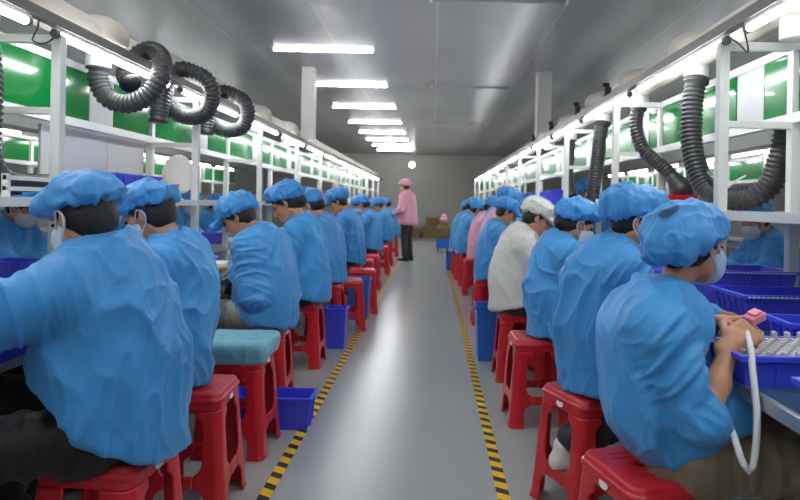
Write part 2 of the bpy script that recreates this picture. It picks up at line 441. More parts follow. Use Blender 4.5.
def cloth_disp(P, N, seed, segs, amp, along):
    off = seed*13.7; u = unit(along)
    w = np.zeros(len(P)); 
    warp = np.stack([vnoise(P*5+off), vnoise(P*5+off+31), vnoise(P*5+off+57)], 1)-.5
    Q = P+warp*.09; Q = Q-(Q @ u)[:, None]*u*.68
    r1 = 1-np.abs(2*vnoise(Q*11+off)-1); r2 = 1-np.abs(2*vnoise(Q*22+off+9)-1)
    Q0 = P+warp*.16; e2 = unit(np.cross(u, V3((.3, 1, .2)))); v2 = unit(u+.9*e2); Q0 = Q0-(Q0 @ v2)[:, None]*v2*.72
    r0 = 1-np.abs(2*vnoise(Q0*6.5+off+41)-1); r3 = 1-np.abs(2*vnoise(Q0*13+off+77)-1)
    d = (r0**4-.2)*1.7+(r1**4-.2)*1.0*vnoise(P*3+off+5)*1.6+(r3**4-.2)*.9+(r2**3-.25)*.3+(vnoise(P*4+off)-.5)*1.0
    for (a, b, r) in segs:
        a, b = V3(a), V3(b); ba = b-a; t = np.clip(((P-a) @ ba)/ba.dot(ba), 0, 1); dist = np.linalg.norm(P-a-t[:, None]*ba, axis=1)
        g = np.clip((r*1.35-dist)/(r*.4), 0, 1); e = unit(ba)
        Q2 = P+warp*.05; al = Q2 @ e; Q2 = Q2-al[:, None]*e
        Q2 = Q2*7+(al*24)[:, None]*V3((.6, .5, .62))
        s1 = 1-np.abs(2*vnoise(Q2+off+3)-1); s2 = 1-np.abs(2*vnoise(Q2*2+off+17)-1)
        d = d*(1-g)+g*((s1**3-.25)*1.2+(s2**3-.25)*.5)
    return P+N*(d*amp)[:, None]

def fine_mesh(prims, h, it=2, seed=None, segs=(), amp=0, along=(0, 0, 1)):
    P, F = surf(prims, h); P = relax(P, F, it)
    if amp: P = cloth_disp(P, vnormals(P, F), seed, segs, amp, along); P = relax(P, F, 1, .2)
    return P, F

def person(label, loc, rz, seed=1, group=None, lean=(2, 14, 26), neck=46, pitch=35, yaw=0, roll=0, headoff=(0, 0, 0), s=1.0, hipz=.545,
           handL=(.42, .12, .80), handR=(.42, -.12, .80), dirL=(.8, -.4, -.15), dirR=(.8, .4, -.15), palmL=(0, 0, -1), palmR=(0, 0, -1), curl=35,
           poleL=(-.2, .6, -1), poleR=(-.2, -.6, -1), coat='coat_blue', capm='cap_blue', trousers='trouser_dark', shoes='shoe_black', hv=.009, capstyle='puff',
           mask=True, maskm='mask', rolled=None, legs=None, hem=.474, wide=1., long_hair=False, eyes=False, amp=.009, standing=False, category='person', twist=0, sh=.172, lowback=0., hemslope=.25, armlen=.285, hs=.93):
    y = V3((0, 1, 0)); P0 = V3((0, 0, hipz)); P1 = P0+dirl(lean[0])*.175*s; P2 = P1+dirl(lean[1])*.16*s; NB = P2+dirl(lean[2])*.125*s
    Rt = rotm(0, twist)
    SC = P2+dirl(lean[2])*.07*s
    SL = SC+Rt @ V3((.015, sh*s, -.005)); SR = SC+Rt @ V3((.015, -sh*s, -.005))
    EL, WL = ik(SL, handL, armlen*s, .25*s, poleL); ER, WR = ik(SR, handR, armlen*s, .25*s, poleR)
    HR = rotm(pitch, yaw, roll); HB = NB+dirl(neck)*.085*s+V3(headoff); HC = HB+HR @ V3((.022, 0, .075))*s
    s_body = s; s = s*hs; T = lambda p: HC+HR @ (V3(p)*s)
    if legs is None:
        legs = dict(kneeL=(.44, .13, hipz-.015), kneeR=(.44, -.13, hipz-.015), ankL=(.42, .14, .095), ankR=(.38, -.14, .095))
    KL, KR, AL, AR = [V3(legs[q]) for q in ('kneeL', 'kneeR', 'ankL', 'ankR')]
    hipL, hipR = P0+V3((0, .09, 0)), P0+V3((0, -.09, 0))
    # ---- body: one mesh
    core = [rc(P0, P1, .125, .115, sq=((1, 0, 0), 1.3)), rc(P1, P2, .115, .13, sq=((1, 0, 0), 1.35), k=.05), rc(SL, SR, .05, .05, k=.06),
            rc(NB-dirl(lean[2])*.06, NB+dirl(lean[2])*.0, .06, .052, k=.04), rc(NB-dirl(lean[2])*.02, HB+HR @ V3((-.01, 0, .03)), .054*s, .050*s, k=.02)]
    for S_, E_, W_ in ((SL, EL, WL), (SR, ER, WR)): core += [rc(S_, E_, .045, .036, k=.02), rc(E_, E_+(W_-E_)*.5, .036, .032, k=.02)]
    for h_, k_, a_ in ((hipL, KL, AL), (hipR, KR, AR)): core += [rc(h_, k_, .065, .045, k=.03), rc(k_, a_, .042, .032, k=.02)]
    parts = [fine_mesh(core, .014)]
    neckp = rc(NB-dirl(lean[2])*.02, HB+HR @ V3((-.01, 0, .03)), .053*s, .050*s, k=.02)
    parts.append(fine_mesh([neckp]+head_prims(T, HR, s*hs), .0042 if hv < .01 else .007, 1))
    for W_, E_, d_, n_, rt in ((WL, EL, dirL, palmL, False), (WR, ER, dirR, palmR, True)):
        hp = hand_prims(W_, d_, n_, rt, curl)
        fa = [rc(E_+(W_-E_)*.1, E_+(W_-E_)*.45, .039*s, .037*s), rc(E_+(W_-E_)*.45, W_, .037*s, .026*s, k=.02)]
        parts.append(fine_mesh(fa+hp, .0036 if hv < .01 else .006, 1))
    root = npobj('person', parts, 'skin'); root.location = loc; root.rotation_euler = (0, 0, rz); tag(root, label, category, group)
    # ---- coat
    f = (1, 0, 0)
    tw = wide
    c = [rc(P0+V3((lowback, 0, .02)), P1, .205*tw, .195*tw, sq=(f, 1.22)), rc(P0+V3((lowback, 0, -.10)), P0+V3((lowback, 0, .06)), .225*tw, .205*tw, sq=(f, 1.18), k=.05),
         rc(P1, P2, .195*tw, .19*tw, sq=(dirl(lean[1]+90), 1.28), k=.06), rc(P2, P2+dirl(lean[2])*.05, .185*tw, .15*tw, sq=(dirl(lean[2]+90), 1.35), k=.05),
         rc(SL+(SR-SL)*.1, SR+(SL-SR)*.1, .082, .082, k=.06), rc(SC, NB, .09, .066, k=.05)]
    segs = []
    for S_, E_, W_, roll_ in ((SL, EL, WL, rolled), (SR, ER, WR, rolled)):
        d_ = unit(W_-E_)
        c.append(rc(S_, E_, .083*tw, .070*tw, k=.045)); segs.append((S_, E_, .085*tw))
        if roll_ is not None:
            c.pop(); c.append(rc(S_, E_, .078*tw, .056*tw, k=.022))
            e2 = E_+d_*roll_
            c += [rc(E_, e2, .058*tw, .056*tw, k=.03), rc(e2+d_*.110, e2+d_*.20, .066, .085, op='s', k=.006), rc(e2+d_*.055, e2+d_*.06, .040, .040, op='s', k=.01)]
            segs.append((E_-d_*.03, E_+d_*.05, .075*tw))
        else:
            c += [rc(E_, W_-d_*.05, .070*tw, .050, k=.03), rc(W_-d_*.045, W_-d_*.012, .046, .036, k=.012)]; segs.append((E_, W_, .066*tw))
    c = [q for q in c if q is not None]
    c.append(half((-.17, 0, hem) if not standing else (0, 0, hem), (-hemslope if not standing else 0, 0, 1), k=.012))
    c.append(rc(NB+dirl(lean[2])*.005+V3((.008, 0, 0)), NB+dirl(neck)*.2, .062, .075, op='s', k=.01))
    # turned-down collar
    ax = unit(dirl(lean[2])); e1 = unit(np.cross(y, ax)); m_ = 14
    for q in range(m_):
        a = 2*PI*q/m_
        if abs(a) < .3 or abs(a-2*PI) < .3: continue
        rd = e1*math.cos(a)+y*math.sin(a); b = 2*PI*(q+1)/m_; rd2 = e1*math.cos(b)+y*math.sin(b)
        c.append(rc(NB+rd*.064+ax*.032, NB+rd2*.064+ax*.032, .0085, .0085, k=.012)); c.append(rc(NB+rd*.066+ax*.03, NB+rd*.098-ax*.018, .010, .007, k=.014))
    npobj('coat', [fine_mesh(c, hv, 2, seed, segs, amp, (.35, .25*(1 if seed % 2 else -1), 1))], coat, root)
    # ---- trousers
    t = [rc(P0+V3((0, -.06, 0)), P0+V3((0, .06, 0)), .125, .125, k=.03)]
    sg = []
    for h_, k_, a_ in ((hipL, KL, AL), (hipR, KR, AR)):
        t += [rc(h_, k_, .094, .074, k=.04), rc(k_, a_+V3((0, 0, .03)), .073, .062, k=.025)]; sg += [(h_, k_, .09), (k_, a_, .07)]
    if not standing: t.append(half((0, 0, .474), (0, 0, 1), k=.0)) if False else None
    t = [q for q in t if q is not None]
    npobj('trousers', [fine_mesh(t, max(hv, .009), 2, seed+5, sg, amp*.7)], trousers, root)
    for a_ in (AL, AR):
        zf = a_[2]-.06; q = V3((a_[0], a_[1], zf))
        npobj('shoe', [fine_mesh([rc(q+V3((-.05, 0, 0)), q+V3((.03, 0, -.004)), .042, .042, sq=(y, 1.1)), rc(q+V3((.02, 0, -.01)), q+V3((.14, 0, -.014)), .04, .03, k=.03, sq=(y, .95)),
               rc(q+V3((-.03, 0, .02)), q+V3((-.03, 0, .06)), .042, .044, k=.02), half((0, 0, zf-.033), (0, 0, 1))], .008)], shoes, root)
    # ---- hair
    hr = [ell(T((-.012, 0, .028)), V3((.105, .083, .103))*s, HR), ell(T((-.04, 0, -.02)), V3((.062, .070, .073))*s, HR, k=.03),
          ell(T((.10, 0, -.07)), V3((.115, .14, .118))*s, HR, op='s', k=.02)]
    if long_hair: hr.insert(2, ell(T((-.095, 0, -.035)), V3((.05, .055, .05))*s, HR, k=.03))
    hr += [half(T((0, 0, -.075)), HR @ V3((-.25, 0, 1)), k=.02)]
    npobj('hair', [fine_mesh(hr, .006, 1, seed+2, (), .003)], 'hair', root)
    # ---- cap
    if capstyle == 'puff':
        cp = [ell(T((-.032, 0, .076)), V3((.124, .108, .072))*s, HR @ rotm(-22), k=.03), rc(T((-.06, 0, .045)), T((.03, 0, .058)), .10*s, .088*s, k=.04)]
        pl = half(T((-.02, 0, .028)), HR @ V3((-.42, 0, 1)), k=.018)
    elif capstyle == 'bouffant':
        cp = [ell(T((-.068, 0, .028)), V3((.138, .120, .100))*s, HR @ rotm(-40), k=.03), rc(T((-.08, 0, .02)), T((.03, 0, .055)), .100*s, .088*s, k=.04)]
        pl = half(T((-.03, 0, -.004)), HR @ V3((-.66, 0, 1)), k=.018)
    elif capstyle == 'floppy':
        cp = [ell(T((-.022, 0, .078)), V3((.102, .098, .044))*s, HR @ rotm(-6), k=.02), rc(T((-.025, 0, .045)), T((.015, 0, .05)), .098*s, .090*s, k=.03),
              rc(T((.080, -.05, .06)), T((.080, .05, .06)), .024*s, .024*s, k=.04, sq=(HR @ V3((.5, 0, 1)), 1.6)), rc(T((.098, -.045, .035)), T((.098, .045, .035)), .018*s, .018*s, k=.03, sq=(HR @ V3((.9, 0, .6)), 2.)),
              rc(T((-.098, -.045, .055)), T((-.098, .045, .055)), .024*s, .024*s, k=.04)]
        pl = half(T((0, 0, .032)), HR @ V3((-.10 if True else 0, 0, 1)), k=.015)
    else:   # brimmed
        cp = [ell(T((-.02, 0, .075)), V3((.125, .105, .078))*s, HR @ rotm(-10), k=.03), rc(T((-.05, 0, .045)), T((.03, 0, .06)), .098*s, .088*s, k=.03)]
        pl = half(T((0, 0, .03)), HR @ V3((-.22, 0, 1)), k=.015)
    cp.append(pl)
    if capstyle == 'brim':
        cp += [ell(T((.115, 0, .036)), V3((.075, .088, .012))*s, HR @ rotm(14), k=.02)]
    P, F = fine_mesh(cp, .0048 if hv < .01 else .008, 2)
    N = vnormals(P, F); q = (P-HC) @ HR
    ang = np.arctan2(q[:, 1], q[:, 0]+.03); rad = np.linalg.norm(q[:, :2], axis=1)
    g = np.clip((.14*s-q[:, 2])/(.12*s), 0, 1)
    n1 = 1-np.abs(2*vnoise(np.stack([np.cos(ang)*4.2, np.sin(ang)*4.2, q[:, 2]*9+seed*3.1], 1))-1); n2 = 1-np.abs(2*vnoise(q*16+seed*7.7)-1); n3 = 1-np.abs(2*vnoise(q*32+seed*2.3)-1)
    P = P+N*((n1**3-.25)*.013*g+(n2**4-.2)*.015+(n3**3-.25)*.006)[:, None]; P = relax(P, F, 1, .2)
    cap = npobj('cap', [(P, F)], capm, root); capPF = (P, F)
    # ---- mask
    if mask:
        mk = [ell(T((.040, 0, -.058)), V3((.078, .069, .078))*s, HR), rc(T((.10, 0, -.03)), T((.10, 0, -.075)), .022*s, .018*s, k=.03),
              half(T((.018, 0, 0)), HR @ V3((1, 0, .1)), k=.004), half(T((0, 0, -.012)), HR @ V3((.25, 0, -1)), k=.004), half(T((0, 0, -.122)), HR @ V3((.1, 0, 1)), k=.01)]
        mo = npobj('mask', [fine_mesh(mk, .005 if hv < .01 else .008, 1, seed+3, (), .002)], maskm, root)
        for sd in (1, -1):
            b = MB()
            pts = [T((.045, sd*.066, -.022)), T((.02, sd*.079, .0)), T((-.004, sd*.092, .022)), T((-.028, sd*.093, .0)), T((-.018, sd*.088, -.035)), T((.02, sd*.074, -.065)), T((.045, sd*.058, -.10))]
            b.tube(spline(pts, 5), .0028, 6)
            b.build('ear_loop', maskm, mo, smooth=True)
    if eyes:
        for sd in (1, -1):
            npobj('eye', [fine_mesh([ell(T((.0865, sd*.032, .003)), V3((.009, .0135, .0065))*s, HR)], .003)], 'eye', root)
    PEOPLE.append((label[:30], root, dict(HC=HC, top=T((-.02, 0, .15)), NB=NB, SL=SL, SR=SR, EL=EL, ER=ER, WL=WL, WR=WR)))
    root_data = dict(capPF=capPF, T=T, HR=HR, HC=HC, WL=WL, WR=WR, NB=NB, P0=P0, P2=P2, SL=SL, SR=SR, ER=ER, EL=EL)
    return root, root_data
# ------------------------------------------------------------------ camera
cd = bpy.data.cameras.new('camera'); cam = bpy.data.objects.new('camera', cd); COL.objects.link(cam)
cd.sensor_width = 36; cd.lens = 27; cd.shift_x = -33/800; cd.shift_y = -46/800; cd.clip_start = .05
cam.matrix_world = Matrix.Translation((0, 0, 1.2)) @ Matrix.Rotation(PI/2, 4, 'X') @ Matrix.Rotation(.02, 4, 'Z')
cd.dof.use_dof = True; cd.dof.focus_distance = 2.3; cd.dof.aperture_fstop = 3.4
scene.camera = cam

# ------------------------------------------------------------------ room
X0, X1, Y0, Y1, H = -6.2, 5.9, -3.0, 22.0, 3.0
def struct(name, lo, hi, m):
    o = MB().box(lo, hi).build(name, m); tag(o, kind='structure'); return o
struct('floor', (X0-.1, Y0-.1, -.1), (X1+.1, Y1+.1, 0), 'floor')
struct('ceiling', (X0-.1, Y0-.1, H), (X1+.1, Y1+.1, H+.1), 'ceiling')
struct('wall_left', (X0-.1, Y0-.1, 0), (X0, Y1+.1, H), 'wall')
struct('wall_right', (X1, Y0-.1, 0), (X1+.1, Y1+.1, H), 'wall')
struct('wall_back', (X0, Y1, 0), (X1, Y1+.1, H), 'wall_end')
struct('wall_front', (X0, Y0-.1, 0), (X1, Y0, H), 'wall')
struct('baseboard_back', (X0, Y1-.015, 0), (X1, Y1, .1), 'rail_grey')

def tape(x, label):
    o = MB().box((-.026, .3, 0), (.026, 20.5, .0012)).build('floor_tape', 'hazard'); o.location = (x, 0, 0); tag(o, label, 'floor tape', 'hazard tapes along the aisle'); return o
tape(-.66, 'yellow and black hazard tape on the floor beside the left row of stools')
tape(.315, 'yellow and black hazard tape on the floor beside the right row of stools')

for x, w, s_ in ((-1.70, .17, 'left'), (1.46, .19, 'right')):
    o = MB().box((x-w/2, 8.0, 2.02), (x+w/2, 8.0+w, 3.0)).build('ceiling_post', 'column', bevel=.006)
    tag(o, 'square white service post from the ceiling down to the %s line of benches' % s_, 'post')

# ceiling tubes
def ceiling_tube(x, y, on, label, group):
    t = thing('ceiling_light', label, 'ceiling light', (x, y, 2.978), 0, group)
    MB().box((-.60, -.028, .03), (.60, .028, .044)).build('housing', 'white_metal' if on else 'off_tube', t, bevel=.004)
    MB().tube([(-.585, 0, .015), (.585, 0, .015)], .017 if on else .02, 12).build('tube', 'ceil_on' if on else 'off_tube', t, smooth=True)
    for sx in (-1, 1): MB().box((sx*.595-.012, -.02, -.008), (sx*.595+.012, .02, .032)).build('end_cap', 'white_plastic', t, bevel=.003)
    for sx in (-1, 1): MB().box((sx*.4-.01, -.01, .043), (sx*.4+.01, .01, .0475)).build('bracket', 'alu', t)
ords = ['nearest', 'second', 'third', 'fourth', 'fifth', 'sixth', 'seventh', 'eighth', 'ninth', 'tenth', 'eleventh', 'twelfth']
for x in (-1.33, .54):  # unseen lit tubes, added to brighten the backs of the near workers
    for y in (-1.6, .7, 2.9): ceiling_tube(x, y, True, 'added fill tube light outside the picture, above or behind the camera', 'added fill lights outside the picture')
for i, y in enumerate([7.1, 9.2, 11.3, 13.4, 15.3, 17.0, 18.7, 20.3]):
    ceiling_tube(-1.33, y, True, 'glowing white ceiling tube light, %s from the camera in the lit row' % ords[i], 'lit ceiling lights')
for i, y in enumerate([5.25, 9.15, 13.2]):
    ceiling_tube(.54, y, False, 'unlit grey ceiling tube light, %s from the camera above the aisle' % ords[i], 'unlit ceiling lights')
o = thing('ceiling_light', 'small round white lamp high on the far end wall above the aisle', 'lamp', (-.80, Y1, 2.62))
MB().lathe([(.12, 0), (.14, .03), (.13, .06)], 20, R=Matrix.Rotation(PI/2, 3, 'X')).build('housing', 'white_plastic', o, smooth=True)
MB().lathe([(.11, .06), (.09, .075), (.0, .08)], 20, R=Matrix.Rotation(PI/2, 3, 'X')).build('lens', emis('round_lamp_glow', (250, 252, 255), 2.5), o, smooth=True)

# ------------------------------------------------------------------ work benches
PITCH = 1.6; YB = 2.74
def bench_bay(name, sg, xf, xr, xe, xo, first_gap, dz=0.):
    """one bay, origin at its near front post, running PITCH along +y; x given as distance from the aisle centre"""
    t = thing(name, None, None)
    X = lambda x: sg*(x-xf)
    def bx(m, a, b): lo = [min(a[i], b[i]) for i in range(3)]; hi = [max(a[i], b[i]) for i in range(3)]; return m.box(lo, hi)
    bx(MB(), (X(xe+.012), .002, .710), (X(xo-.012), PITCH-.002, .732)).build('worktop', 'bench_under', t)
    bx(MB(), (X(xe+.02), .006, .732), (X(xr-.14), PITCH-.006, .735)).build('bench_mat', 'mat_green', t)
    bx(MB(), (X(xe-.006), 0, .700), (X(xe+.012), PITCH, .737)).build('edge_strip', 'alu', t, bevel=.003)
    bx(MB(), (X(xo-.012), 0, .700), (X(xo+.006), PITCH, .737)).build('edge_strip', 'alu', t, bevel=.003)
    for x in (xe+.10, xo-.10): bx(MB(), (X(x-.02), .0, 0), (X(x+.02), .04, .710)).build('leg', 'white_metal', t, bevel=.002)
    bx(MB(), (X(xe+.12), .005, .645), (X(xo-.12), .035, .685)).build('under_bar', 'white_metal', t)
    bx(MB(), (X(xf-.02), -.02, .735), (X(xf+.025), .025, 1.965+dz)).build('post', 'white_metal', t, bevel=.003)
    bx(MB(), (X(xr-.02), -.02, .735), (X(xr+.025), .025, 1.965)).build('post', 'white_metal', t, bevel=.003)
    for z, h in ((1.93+dz, .035), (1.575, .03), (1.155, .04)):
        bx(MB(), (X(xf+.025), -.015, z), (X(xr-.02), .02, z+h)).build('cross_bar', 'white_metal', t)
    m = MB(); bx(m, (X(xf-.015), .025, 1.155), (X(xf+.015), PITCH-.02, 1.195)); bx(m, (X(xr-.015), .025, 1.155), (X(xr+.015), PITCH-.02, 1.195)); bx(m, (X(xf+.015), .025, 1.178), (X(xr-.015), PITCH-.02, 1.19))
    m.build('shelf', 'white_metal', t)
    bx(MB(), (X(xr-.02), .025, 1.60), (X(xr+.02), PITCH-.02, 1.645)).build('panel_rail', 'white_metal', t)
    bx(MB(), (X(xr-.014), .025, 1.925), (X(xr+.014), PITCH-.02, 1.965)).build('panel_rail', 'white_metal', t)
    a = first_gap
    for (y0, y1) in ((.05, a-.14), (a+.14, PITCH-.04)):
        bx(MB(), (X(xr-.004), y0, 1.645), (X(xr+.004), y1, 1.925)).build('green_panel', 'green', t)
    bx(MB(), (X(xr-.003), a-.13, 1.645), (X(xr+.003), a+.13, 1.925)).build('white_panel', 'pale_panel', t)
    m = MB(); bx(m, (X(xf-.022), -.02, 1.995+dz), (X(xf+.022), PITCH-.02, 2.045+dz)); m.build('top_rail', 'rail_grey', t, bevel=.003)
    bx(MB(), (X(xf-.012), -.01, 1.965+dz), (X(xf+.012), .015, 1.995+dz)).build('rail_bracket', 'dark_metal', t)
    return t
LX = dict(dz=-.03, sg=-1, xf=1.72, xr=2.05, xe=1.21, xo=2.66); RX = dict(sg=1, xf=1.31, xr=1.64, xe=.835, xo=2.25)
bays = {}
for side, D, lab in (('left', LX, 'left'), ('right', RX, 'right')):
    p = bench_bay('workbench', first_gap=.95 if side == 'left' else .38, **D)
    ks = list(range(-2, 11)); bl = [p]+[copy_tree(p) for _ in ks[1:]]
    for o, k in zip(bl, ks):
        o.location = (D['sg']*D['xf'], YB+k*PITCH, 0)
        n = k+3
        tag(o, 'white workbench bay with green upper panels, %s from the camera right of the aisle' % (ords+['thirteenth'])[n-1] if side == 'right' else
            'white workbench bay with green upper panels, %s from the camera left of the aisle' % (ords+['thirteenth'])[n-1], 'workbench', '%s line of workbenches' % side)
    # second line farther out
    q = 3.15 if side == 'left' else 2.95
    for k in range(0, 8):
        o = copy_tree(p); o.location = (D['sg']*(D['xf']+q), YB+k*PITCH+.2, 0)
        tag(o, 'white workbench bay of the outer %s line, seen through the gaps of the nearer benches' % side, 'workbench', 'outer %s line of workbenches' % side)

# bench tubes
def bench_tube():
    t = thing('tube_lamp', None, None)
    MB().box((-.013, 0, .012), (.013, 1.17, .028)).build('batten', 'white_plastic', t)
    MB().tube([(0, .02, 0), (0, 1.15, 0)], .0165, 12).build('tube', 'tube_on', t, smooth=True)
    for y in (.01, 1.16): MB().tube([(0, y-.012, 0), (0, y+.012, 0)], .0195, 14).build('end_cap', 'rail_grey', t, smooth=True)
    for y in (.25, .9): MB().box((-.006, y-.01, .026), (.006, y+.01, .031)).build('clip', 'alu', t)
    return t
bt = bench_tube(); first = True
for side, x in (('left', -1.72), ('right', 1.31)):
    for i in range(-2, 12):
        o = bt if first else copy_tree(bt); first = False
        o.location = (x, 2.70+1.34*i, 1.934 if side == 'left' else 1.964)
        tag(o, 'glowing white tube lamp under the %s grey rail, %s from the camera' % (side, (ords+['thirteenth', 'fourteenth'])[i+2]), 'tube lamp', 'tube lamps of the %s bench line' % side)
    for i in range(0, 8):
        o = copy_tree(bt); o.location = (x+(-3.15 if side == 'left' else 2.95), 2.9+1.5*i, 1.934 if side == 'left' else 1.964)
        tag(o, 'glowing tube lamp of the outer %s bench line, seen through the nearer benches' % side, 'tube lamp', 'tube lamps of the outer %s line' % side)

# ------------------------------------------------------------------ exhaust ducts and hoses
for side, x in (('left', -1.90), ('right', 1.50)):
    t = thing('exhaust_duct', 'long pale round exhaust duct running above the %s line of benches' % side, 'duct', (x, 0, 2.10))
    MB().tube([(0, .2, 0), (0, 20.2, 0)], .085, 20).build('pipe', 'duct', t, smooth=True)
    for y in range(1, 20, 2): MB().tube([(0, y+.4, 0), (0, y+.46, 0)], .092, 20).build('joint_band', 'collar_white', t, smooth=True)
def fan(x, y, r, label, side):
    t = thing('exhaust_fan', label, 'fan', (x, y, 2.10), 0, 'fan housings along the %s duct' % side)
    prof = [(.0, .12)]+[(r*math.sin(a), .02+.10*math.cos(a)) for a in [k*.2 for k in range(1, 8)]]+[(r*.98, -.03), (r*.7, -.06)]
    MB().lathe(prof[::-1], 28).build('housing', 'duct', t, smooth=True)
    MB().lathe([(.062, -.17), (.066, -.165), (.066, -.05)], 20).build('collar', 'collar_white', t, smooth=True)
    return t
fans = [('left', -1.90, 2.5), ('left', -1.90, 3.38), ('left', -1.90, 4.2), ('left', -1.90, 5.0), ('left', -1.90, 6.4), ('left', -1.90, 7.7),
        ('right', 1.53, 2.55), ('right', 1.50, 3.45), ('right', 1.50, 4.4), ('right', 1.48, 5.3), ('right', 1.5, 6.6), ('right', 1.5, 7.8)]
cnt = {'left': 0, 'right': 0}
for side, x, y in fans:
    fan(x, y, .155, 'pale domed fan housing above the %s benches, %s from the camera' % (side, ords[cnt[side]]), side); cnt[side] += 1

def hose(pts, label, r=.058, flare=None, group='ribbed exhaust hoses'):
    P = resample(spline(pts, 14), .0065); n = len(P)
    rad = [r*(1.0 if (i % 4) in (0, 1) else .86) for i in range(n)]
    o0 = Vector(pts[0]); t = thing('exhaust_hose', label, 'hose', o0, 0, group)
    MB().tube([p-o0 for p in P], rad, 18, caps=True).build('hose', 'hose', t, smooth=True)
    d = (P[3]-P[0]).normalized(); MB().tube([-d*.004, d*.03], r*1.16, 20).build('clamp', 'alu' if False else 'dark_metal', t, smooth=True)
    e = P[-1]-o0; d2 = (P[-1]-P[-4]).normalized()
    if flare:
        MB().tube([e-d2*.01, e+d2*.02, e+d2*.10, e+d2*.16], [r*1.0, r*1.05, flare, flare*1.05], 20).build('hood', 'hose', t, smooth=True)
    else:
        m = MB(); m.tube([e-d2*.012, e+d2*.004], r*1.06, 20); m.build('end_ring', 'black', t, smooth=True)
    return t
hose([(-1.90, 3.38, 1.95), (-1.90, 3.39, 1.85), (-1.85, 3.40, 1.76), (-1.74, 3.41, 1.735), (-1.63, 3.42, 1.79), (-1.58, 3.44, 1.89), (-1.595, 3.50, 1.99), (-1.65, 3.56, 2.06), (-1.73, 3.6, 2.085), (-1.82, 3.6, 2.03), (-1.83, 3.55, 1.93), (-1.78, 3.5, 1.87)],
     'black ribbed hose curled over the left rail, nearest of the three curled hoses', .056)
hose([(-1.90, 4.20, 1.95), (-1.89, 4.22, 1.87), (-1.81, 4.25, 1.795), (-1.70, 4.24, 1.78), (-1.59, 4.20, 1.82), (-1.54, 4.15, 1.93), (-1.57, 4.12, 2.02), (-1.65, 4.10, 2.065), (-1.74, 4.08, 2.078), (-1.815, 4.05, 1.99), (-1.835, 4.02, 1.86), (-1.84, 4.0, 1.71)],
     'black ribbed hose curled over the left rail, second of the three curled hoses', .058)
hose([(-1.90, 5.00, 1.95), (-1.89, 5.02, 1.87), (-1.81, 5.05, 1.795), (-1.70, 5.04, 1.78), (-1.59, 5.0, 1.82), (-1.54, 4.95, 1.93), (-1.57, 4.92, 2.02), (-1.65, 4.90, 2.065), (-1.74, 4.88, 2.078), (-1.815, 4.85, 1.99), (-1.835, 4.83, 1.86), (-1.84, 4.82, 1.73)],
     'black ribbed hose curled over the left rail, farthest of the three curled hoses', .060)
hose([(-1.90, 2.50, 1.95), (-1.86, 2.49, 1.75), (-1.83, 2.46, 1.55), (-1.84, 2.47, 1.38), (-1.86, 2.56, 1.28), (-1.88, 2.72, 1.255), (-1.88, 2.95, 1.255)],
     'black ribbed hose hanging at the left picture edge and lying along the shelf', .052)
hose([(1.50, 3.45, 1.95), (1.475, 3.44, 1.80), (1.465, 3.42, 1.60), (1.475, 3.36, 1.42), (1.50, 3.28, 1.30), (1.54, 3.18, 1.262), (1.62, 3.08, 1.262), (1.69, 3.03, 1.32), (1.73, 3.01, 1.43), (1.76, 3.0, 1.60), (1.79, 3.0, 1.78), (1.79, 3.0, 1.95)],
     'black ribbed hose hanging in a deep loop behind the nearest right post', .060)
hose([(1.50, 4.40, 1.95), (1.475, 4.39, 1.86), (1.475, 4.37, 1.75), (1.51, 4.34, 1.63), (1.58, 4.28, 1.54), (1.64, 4.22, 1.47), (1.67, 4.19, 1.42)],
     'black ribbed hose with a flared hood over the red tray on the right', .050, flare=.085)
hose([(1.48, 5.30, 1.95), (1.46, 5.29, 1.80), (1.44, 5.27, 1.65), (1.42, 5.25, 1.50), (1.405, 5.25, 1.38), (1.40, 5.25, 1.28)],
     'black ribbed hose hanging straight down to the right shelf beyond the hooded hose', .062)
hose([(1.5, 6.6, 1.95), (1.49, 6.58, 1.75), (1.47, 6.55, 1.55), (1.47, 6.5, 1.40), (1.49, 6.42, 1.3)], 'black ribbed hose hanging over the right shelf, farthest visible one on the right', .055)

# clamps standing on the right rail, wires at the rail
for i, (y, zz) in enumerate(((4.55, .07), (5.5, .08), (6.7, .07), (7.9, .06))):
    o = MB().box((1.285, y, 2.045), (1.335, y+.05, 2.045+zz)).box((1.275, y+.01, 2.045+zz), (1.325, y+.04, 2.045+zz+.035)).build('rail_clamp', 'black', bevel=.004)
    tag(o, 'small black clamp on top of the right grey rail, %s from the camera' % ords[i], 'clamp', 'clamps on the right rail')
def wire(name, pts, r, m, label, cat='wire', group=None):
    o0 = Vector(pts[0]); o = MB().tube([p-o0 for p in resample(spline(pts, 10), .02)], r, 8).build(name, m, smooth=True); o.location = o0; tag(o, label, cat, group); return o
wire('wire', [(-1.72, 2.60, 1.995), (-1.735, 2.61, 1.93), (-1.75, 2.60, 1.875), (-1.74, 2.68, 1.885), (-1.715, 2.76, 1.975)], .0035, 'cable_dark', 'thin dark wire drooping between two left tube lamps')
wire('wire', [(1.33, 2.60, 1.99), (1.36, 2.62, 1.92), (1.38, 2.66, 1.90), (1.36, 2.7, 1.95), (1.33, 2.73, 1.985)], .0035, 'cable_dark', 'thin dark wire drooping between two right tube lamps')
wire('cable', [(1.62, 3.7, 1.56), (1.56, 3.55, 1.50), (1.52, 3.35, 1.42), (1.45, 3.12, 1.37), (1.40, 2.95, 1.36), (1.36, 2.82, 1.37)], .006, 'alu', 'grey cable bending from the panel rail to the nearest right post', 'cable')
wire('cable', [(1.44, 3.0, 1.215), (1.46, 3.05, 1.27), (1.50, 3.02, 1.33), (1.53, 2.94, 1.37)], .005, 'cable_white', 'white cable curving up from the right shelf behind the post', 'cable')

